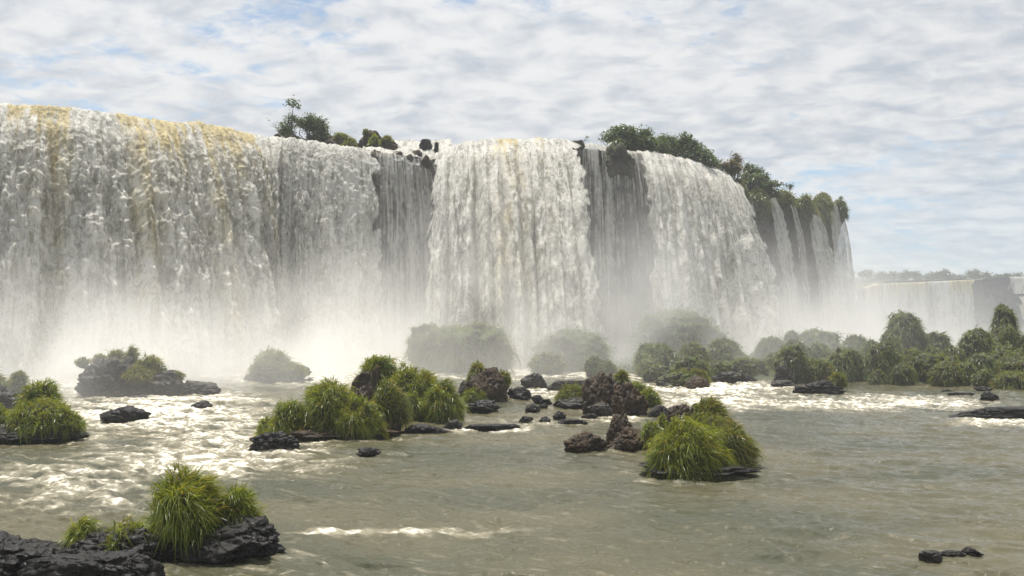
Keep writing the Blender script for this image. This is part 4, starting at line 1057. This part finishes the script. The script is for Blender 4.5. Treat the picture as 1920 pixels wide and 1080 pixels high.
# slender tree with an umbrella head above the bush
d = 89.5; x, y, z = PT(548, 262, d)
root = obj('umbrella_tree', None, loc=(x, y, z), label='slender pale-stemmed tree with an umbrella head rising from the leafy lip bush', cat='tree')
hh = (262 - 188) / F * d
tv, tf = tube([(0, 0, -.2), (-.1, 0, hh * .5), (0.12, 0, hh * .86)], 0.06, 0.035)
obj('trunk', mesh('trunk', tv, tf, [M_BARK]), root)
for i, (dx, dy, dz) in enumerate([(-.45, 0, .1), (.0, .2, .35), (.5, 0, -.15), (.25, -.3, .1), (-.2, .3, .2)]):
    tip_ = np.array([0.12 + dx, dy, hh * .88 + dz])
    tv, tf = tube([(0.12, 0, hh * .82), (0.12 + dx * .5, dy * .5, hh * .86 + dz * .6), tip_], 0.03, 0.015, 5)
    obj('limb', mesh('limb', tv, tf, [M_BARK]), root)
    V, Q, ti, tp = leaves(np.array([tip_]), np.array([[.22, .22, .12]]), 45, 0.17, 430 + i, 1.2)
    obj('leaf_head', mesh('leaf_head', V, Q, [M_LEAF], False, {'tint': ti, 'tip': tp}), root)
# bare twiggy shrub beside it, and twigs at the snag
def twigs(label, px, py, d, n, h, seed, lean=-0.5):
    x, y, z = PT(px, py, d); rng = np.random.default_rng(seed)
    root = obj('bare_shrub', None, loc=(x, y, z), label=label, cat='shrub')
    for i in range(n):
        a = np.array([lean + rng.normal() * .5, rng.normal() * .4, 1.0 + rng.normal() * .2]); a /= np.linalg.norm(a)
        L = h * rng.uniform(.5, 1)
        p = [np.zeros(3), a * L * .5 + rng.normal(size=3) * .08 * h, a * L + rng.normal(size=3) * .12 * h]
        tv, tf = tube(p, 0.03, 0.01, 4)
        st_ = obj('stem', mesh('stem', tv, tf, [M_BARK]), root)
    V, Q, ti, tp = leaves(np.array([[lean * h * .6, 0, h * .7]]), np.array([[.5 * h, .3 * h, .35 * h]]), 30, 0.09, seed)
    obj('leaf_sprays', mesh('leaf_sprays', V, Q, [M_LEAF], False, {'tint': ti, 'tip': tp}), root)
twigs('nearly bare twiggy shrub leaning out beside the leafy lip bush', 528, 250, 89, 8, 1.4, 441, -0.9)
twigs('dead twigs sticking up from the snag rock on the lip', 1092, 268, 91.6, 6, 0.8, 442, 0.7)

# far tree line above the distant falls
rng = np.random.default_rng(77)
FT = 'hazy trees along the top of the distant falls'
fl = [(1600, 1640, 506), (1632, 1662, 510), (1654, 1690, 507), (1684, 1708, 509), (1702, 1732, 508), (1728, 1752, 513), (1748, 1768, 512), (1764, 1788, 507), (1784, 1806, 514),
      (1796, 1842, 507), (1838, 1860, 513), (1856, 1884, 516), (1878, 1900, 515), (1896, 1926, 514), (1922, 1960, 511), (1955, 1990, 509), (1985, 2030, 512), (2025, 2060, 508)]
kinds = ['spreading hazy tree', 'small hazy tree', 'round-headed hazy tree', 'narrow hazy tree']
where = ['next to the mist at the near end of the far tree line', 'second along the far tree line from the mist', 'with a broad top, third along the far tree line', 'dipping between two broad crowns of the far tree line',
         'bumpy-topped, above the amber stretch of distant lip', 'low in a gap of the far tree line past the bumpy one', 'low, just before the forked pair of the far tree line', 'with a forked top above the pale distant curtain',
         'low, just before the widest far crown', 'with the widest crown of the far tree line', 'alone beside the thin distant thread', 'on the bare brown gap of the distant cliff', 'at the brink of the distant twin fall', 'above the upper step of the distant twin fall',
         'beyond the distant twin fall, first', 'beyond the distant twin fall, second', 'beyond the distant twin fall, third', 'beyond the distant twin fall, last']
for i, (l, r, tp_) in enumerate(fl):
    w_ = r - l
    kd = kinds[0] if w_ > 34 else kinds[2] if w_ > 27 else kinds[3] if w_ > 22 else kinds[1]
    tree(kd + ' ' + where[i], l, r, tp_, 530, 545 + 12 * (i % 3), 500 + i, M_LEAF2, n=900, size=0.75, lobes=5, group=FT, trunk=0.3, bare=0.2, limbs=False)
# the dark wood behind them reads as one mass
rng = np.random.default_rng(78)
cxs = np.linspace((1560 - 960) / F * 580, (2300 - 960) / F * 580, 70)
C = np.stack([cxs + rng.normal(size=70) * 3, 580 + rng.normal(size=70) * 6, 25.2 + rng.uniform(0, 2.2, 70)], 1)
rad = np.stack([rng.uniform(3, 6, 70), rng.uniform(3, 5, 70), rng.uniform(2, 3.4, 70)], 1)
V, Q, ti, tp = leaves(C, rad, 16000, 0.9, 79)
obj('far_woods', mesh('far_woods', V, Q, [M_LEAF2], False, {'tint': ti, 'tip': tp}), kind='stuff')

# ------------------------------------------------------------------ the lower river
pp = np.concatenate([np.linspace(8000 / 4.0, 8000 / 11.6, 70), np.linspace(8000 / 11.5, 8000 / 130, 760)])
nr = len(pp)
yy = 8000 / pp
cc = np.concatenate([np.linspace(-1500, -145, 110), np.linspace(-140, 2060, 820), np.linspace(2065, 3400, 110)])
nc = len(cc)
Yr = np.repeat(yy[:, None], nc, 1)
Xr = (cc[None, :] - 960) / F * Yr
PX = np.repeat(cc[None, :], nr, 0); PY = HZ + 8000 / Yr
def bump2(px, py, sx, sy, k):
    return k * np.exp(-((PX - px) / sx) ** 2 - ((PY - py) / sy) ** 2)
turb = 0.05 + 0.95 * sstep(722, 692, PY) * (1 - 0.75 * sstep(1350, 1600, PX)) * (1 - 0.0)
for a in [(300, 770, 290, 55, .62), (430, 850, 230, 45, .50), (210, 720, 200, 30, .75), (620, 705, 240, 26, .7), (930, 700, 200, 22, .6), (1200, 702, 130, 18, .65),
          (60, 905, 230, 60, .34), (250, 950, 300, 50, .20), (1330, 728, 150, 16, .85), (1300, 755, 120, 20, .55), (1560, 755, 260, 20, .50), (1760, 760, 150, 14, .35),
          (1000, 792, 160, 14, .30), (1160, 786, 60, 9, .5), (1010, 738, 60, 16, .55), (1880, 790, 110, 10, .55), (1860, 800, 120, 8, .35), (920, 808, 120, 8, .4), (600, 905, 150, 40, .16),
          (600, 999, 90, 8, .34), (780, 1001, 200, 12, .28), (950, 990, 160, 14, .2), (330, 880, 140, 14, .3)]:
    turb = np.maximum(turb, bump2(*a)) if a[4] > .5 else turb + bump2(*a) * (1 - turb)
warpx = 1.3 * fbm(Xr * 0.12, Yr * 0.12, 3, 31); warpy = 1.3 * fbm(Xr * 0.12, Yr * 0.12, 3, 32)
ang = R(-22); ca, sa = math.cos(ang), math.sin(ang)
A = (Xr + warpx) * ca - (Yr + warpy) * sa * -1; Bv = -(Xr + warpx) * sa + (Yr + warpy) * ca
A = (Xr + warpx) * ca + (Yr + warpy) * sa
swell = fbm(A * 0.18, Bv * 0.30, 3, 41)
chop = ridged(A * 0.42, Bv * 0.75, 4, 42)
small = ridged(A * 1.5, Bv * 2.4, 3, 43)
rip = fbm(A * 1.1, Bv * 2.6, 4, 44)
rip2 = fbm(A * 4.2, Bv * 7.0, 2, 45)
rip3 = ridged(A * 0.26 + 0.8 * swell, Bv * 0.85, 3, 47, 0.5)
rip4 = fbm(A * 0.5, Bv * 1.5 + 0.6 * swell, 2, 48)
z = 0.10 * swell + 0.13 * (rip3 - 0.5) + 0.09 * rip4 + turb * (0.34 * (chop - 0.5) + 0.13 * (small - 0.5)) + 0.060 * rip + 0.018 * rip2
cont = np.zeros_like(z)
for (rx_, ry_, rw, rd, k) in ROCKS:
    q_ = np.hypot((Xr - rx_) / (rw + .25), (Yr - ry_) / (rd + .25))
    near = np.exp(-((q_ - 1.0) / 0.17) ** 2) * (q_ > .8)
    wake = np.exp(-((Bv - (-(rx_) * sa + ry_ * ca)) / (rw * .5 + .1)) ** 2) * sstep(0.2, 1.0, (A - (rx_ * ca + ry_ * sa)) / (rw + .2)) * np.exp(-np.clip(A - (rx_ * ca + ry_ * sa), 0, 99) / (3.2 * rw + .5))
    cont = np.maximum(cont, k * (0.42 + 0.58 * np.clip(turb * 1.8, 0, 1)) * np.maximum(near, 0.55 * wake))
fn = ridged(A * 0.55 + 3, Bv * 1.15, 5, 51, 0.62)
fp = fbm(A * 0.13, Bv * 0.25, 3, 52)
foam = turb * 1.05 + 0.30 * cont + (fn - 0.55) * (0.25 + 1.5 * turb) + 0.30 * fp * np.clip(turb * 2, 0, 1) + (chop - 0.55) * turb * 0.9 - 0.10 - 0.16 * (1 - sstep(0.05, 0.4, turb))
foam = np.maximum(foam, cont * 0.55 + (fn - .5) * .8 - 0.05)
foam = np.clip(foam, 0, 0.85)
z = z + 0.05 * np.clip(foam, 0, 1) * small
Vr = np.stack([Xr, Yr, z], 2).reshape(-1, 3)
fr = grid_faces(nr, nc)
obj('river', mesh('river', Vr, fr[:, ::-1] * 1, [M_RIVER], True, {'foam': foam.ravel()}), kind='structure')
q = np.array([(-1300, -300, -0.38), (1300, -300, -0.38), (1300, 900, -0.38), (-1300, 900, -0.38)], float)
obj('outer_river', mesh('outer_river', q, np.array([[0, 1, 2, 3]]), [M_RIVER], attrs={'foam': np.zeros(4)}), kind='structure')

# ------------------------------------------------------------------ flying drops torn off the curtains and the rapids
rng = np.random.default_rng(9)
n = 9000
u_ = rng.uniform(U(-250), U(1345), n); x, y, zt, nx, ny = lip(u_)
keep = ~((upx(u_) > 700) & (upx(u_) < 812) & (rng.random(n) < .8)) & ~((upx(u_) > 1082) & (upx(u_) < 1185) & (rng.random(n) < .75))
tt = np.sqrt(rng.uniform(0, 1, n)) * np.sqrt(2 * zt / GRAV); vel = rng.uniform(2.4, 4.6, n) * 1.12 + 0.25
zz = zt - .5 * GRAV * tt ** 2 + rng.normal(size=n) * .3 + .15
pos = np.stack([x + nx * vel * tt, y + ny * vel * tt, zz], 1) + rng.normal(size=(n, 3)) * .25
pos = pos[keep]; n = len(pos)
s_ = rng.uniform(.012, .036, n)[:, None]
tet = np.array([(0, 0, 1.5), (.9, 0, -.6), (-.5, .8, -.6), (-.5, -.8, -.6)])
V = (pos[:, None, :] + tet[None] * s_[:, :, None]).reshape(-1, 3); b = (np.arange(n) * 4)[:, None]
Fq = np.concatenate([b + np.array([[0, 1, 2]]), b + np.array([[0, 2, 3]]), b + np.array([[0, 3, 1]]), b + np.array([[1, 3, 2]])])
m, q, out = mat('drops'); p = principled(q, Base_Color=(0.85, 0.85, 0.82, 1), Roughness=0.3)
t = q.n('ShaderNodeBsdfTranslucent'); t.inputs[0].default_value = (.85, .85, .82, 1)
mx = q.n('ShaderNodeMixShader'); mx.inputs[0].default_value = .4; q.L.new(p.outputs[0], mx.inputs[1]); q.L.new(t.outputs[0], mx.inputs[2]); q.L.new(mx.outputs[0], out.inputs[0])
obj('spray', mesh('spray', V, Fq, [m], True), kind='stuff')

# ------------------------------------------------------------------ mist: a real volume hugging the foot of the falls
us = np.linspace(U(-600), U(1566), 160); x, y, zt, nx, ny = lip(us)
pxs = upx(us)
fx_, fy_ = x + nx * 5.0, y + ny * 5.0
st = np.interp(pxs, [-600, 300, 700, 900, 1100, 1300, 1450, 1600], [2.2, 2.2, 1.6, 1.5, 1.3, 0.85, 0.55, 0.35])
hz = np.interp(pxs, [-600, 300, 600, 800, 950, 1100, 1300, 1600], [4.4, 4.6, 4.6, 7.5, 10, 7.0, 6.5, 6.5])
V = np.stack([np.stack([fx_, fy_, fx_ * 0], 1), np.stack([fx_ + nx * .3, fy_ + ny * .3, fx_ * 0], 1)], 1).reshape(-1, 3)
i = np.arange(159) * 2
mist = obj('mist', mesh('mist', V, np.stack([i, i + 1, i + 3, i + 2], 1), [], attrs={'st': np.repeat(st, 2), 'hz': np.repeat(hz, 2)}), kind='stuff')
mm = bpy.data.materials.new('mist'); mm.use_nodes = True; q = G(mm.node_tree); q.N.clear()
pv = q.n('ShaderNodeVolumePrincipled'); pv.inputs['Color'].default_value = (.99, .99, .99, 1); pv.inputs['Density'].default_value = 1.0
pv.inputs['Anisotropy'].default_value = 0.35
ou = q.n('ShaderNodeOutputMaterial'); q.L.new(pv.outputs[0], ou.inputs['Volume'])
mist.data.materials.append(mm)
ng = bpy.data.node_groups.new('mist_volume', 'GeometryNodeTree')
ng.interface.new_socket('Geometry', in_out='INPUT', socket_type='NodeSocketGeometry')
ng.interface.new_socket('Geometry', in_out='OUTPUT', socket_type='NodeSocketGeometry')
q = G(ng)
gi = q.n('NodeGroupInput'); go = q.n('NodeGroupOutput')
ps = q.n('GeometryNodeInputPosition').outputs[0]
sx = q.n('ShaderNodeSeparateXYZ'); q.L.new(ps, sx.inputs[0])
fl_ = q.n('ShaderNodeCombineXYZ'); q.L.new(sx.outputs[0], fl_.inputs[0]); q.L.new(sx.outputs[1], fl_.inputs[1])
pr = q.n('GeometryNodeProximity', target_element='FACES'); q.L.new(gi.outputs[0], pr.inputs[0]); q.L.new(fl_.outputs[0], pr.inputs['Sample Position'])
def samp(nm):
    na = q.n('GeometryNodeInputNamedAttribute', data_type='FLOAT'); na.inputs[0].default_value = nm
    sn = q.n('GeometryNodeSampleNearestSurface', data_type='FLOAT'); q.L.new(gi.outputs[0], sn.inputs[0])
    q.L.new(na.outputs[0], sn.inputs[1]); q.L.new(fl_.outputs[0], sn.inputs['Sample Position'])
    return sn.outputs[0]
S_st, S_hz = samp('st'), samp('hz')
nv = q.vm('MULTIPLY', ps, (1.0, 1.0, 0.75))
n1 = q.noise(nv, 0.11, 5, 0.62, 0.6); n2 = q.noise(nv, 0.42, 3, 0.6)
nn = q.m('ADD', q.m('MULTIPLY', n1, 0.75), q.m('MULTIPLY', n2, 0.25))
bil = q.ss(nn, 0.36, 0.66)
zc = q.m('MAXIMUM', sx.outputs[2], 0.0)
zf = q.m('POWER', 2.718, q.m('MULTIPLY', q.m('POWER', q.m('DIVIDE', zc, q.m('MULTIPLY', S_hz, q.m('ADD', 0.55, q.m('MULTIPLY', n1, 0.9)))), 1.5), -1.0))
df = q.m('POWER', 2.718, q.m('MULTIPLY', q.m('POWER', q.m('DIVIDE', pr.outputs['Distance'], 12.0), 1.4), -1.0))
edgef = q.ss(sx.outputs[2], 21.5, 17.0)
dn = q.m('MULTIPLY', q.m('MULTIPLY', q.m('MULTIPLY', S_st, 0.20), q.m('MULTIPLY', zf, df)), q.m('MULTIPLY', edgef, q.m('ADD', q.m('MULTIPLY', bil, 1.3), 0.12)))
dn = q.m('MAXIMUM', q.m('SUBTRACT', dn, 0.0012), 0.0)
vc = q.n('GeometryNodeVolumeCube')
q.L.new(dn, vc.inputs['Density']); vc.inputs['Background'].default_value = 0.0
vc.inputs['Min'].default_value = (-85, 42, -0.6); vc.inputs['Max'].default_value = (100, 165, 23)
vc.inputs['Resolution X'].default_value = 210; vc.inputs['Resolution Y'].default_value = 140; vc.inputs['Resolution Z'].default_value = 36
sm = q.n('GeometryNodeSetMaterial'); sm.inputs['Material'].default_value = mm
q.L.new(vc.outputs[0], sm.inputs[0]); q.L.new(sm.outputs[0], go.inputs[0])
md = mist.modifiers.new('mist', 'NODES'); md.node_group = ng

# ------------------------------------------------------------------ air
v = np.array([(sx_, sy_, sz_) for sx_ in (-1450, 1450) for sy_ in (-450, 1450) for sz_ in (-4.2, 48)], float)
f = np.array([(0, 1, 3, 2), (4, 6, 7, 5), (0, 4, 5, 1), (2, 3, 7, 6), (0, 2, 6, 4), (1, 5, 7, 3)])
mh = bpy.data.materials.new('haze'); mh.use_nodes = True; q = G(mh.node_tree); q.N.clear()
pv = q.n('ShaderNodeVolumePrincipled'); pv.inputs['Color'].default_value = (.90, .94, 1.0, 1); pv.inputs['Density'].default_value = 0.0006
pv.inputs['Anisotropy'].default_value = 0.1
ou = q.n('ShaderNodeOutputMaterial'); q.L.new(pv.outputs[0], ou.inputs['Volume'])
obj('haze', mesh('haze', v, f, [mh], False), kind='stuff')
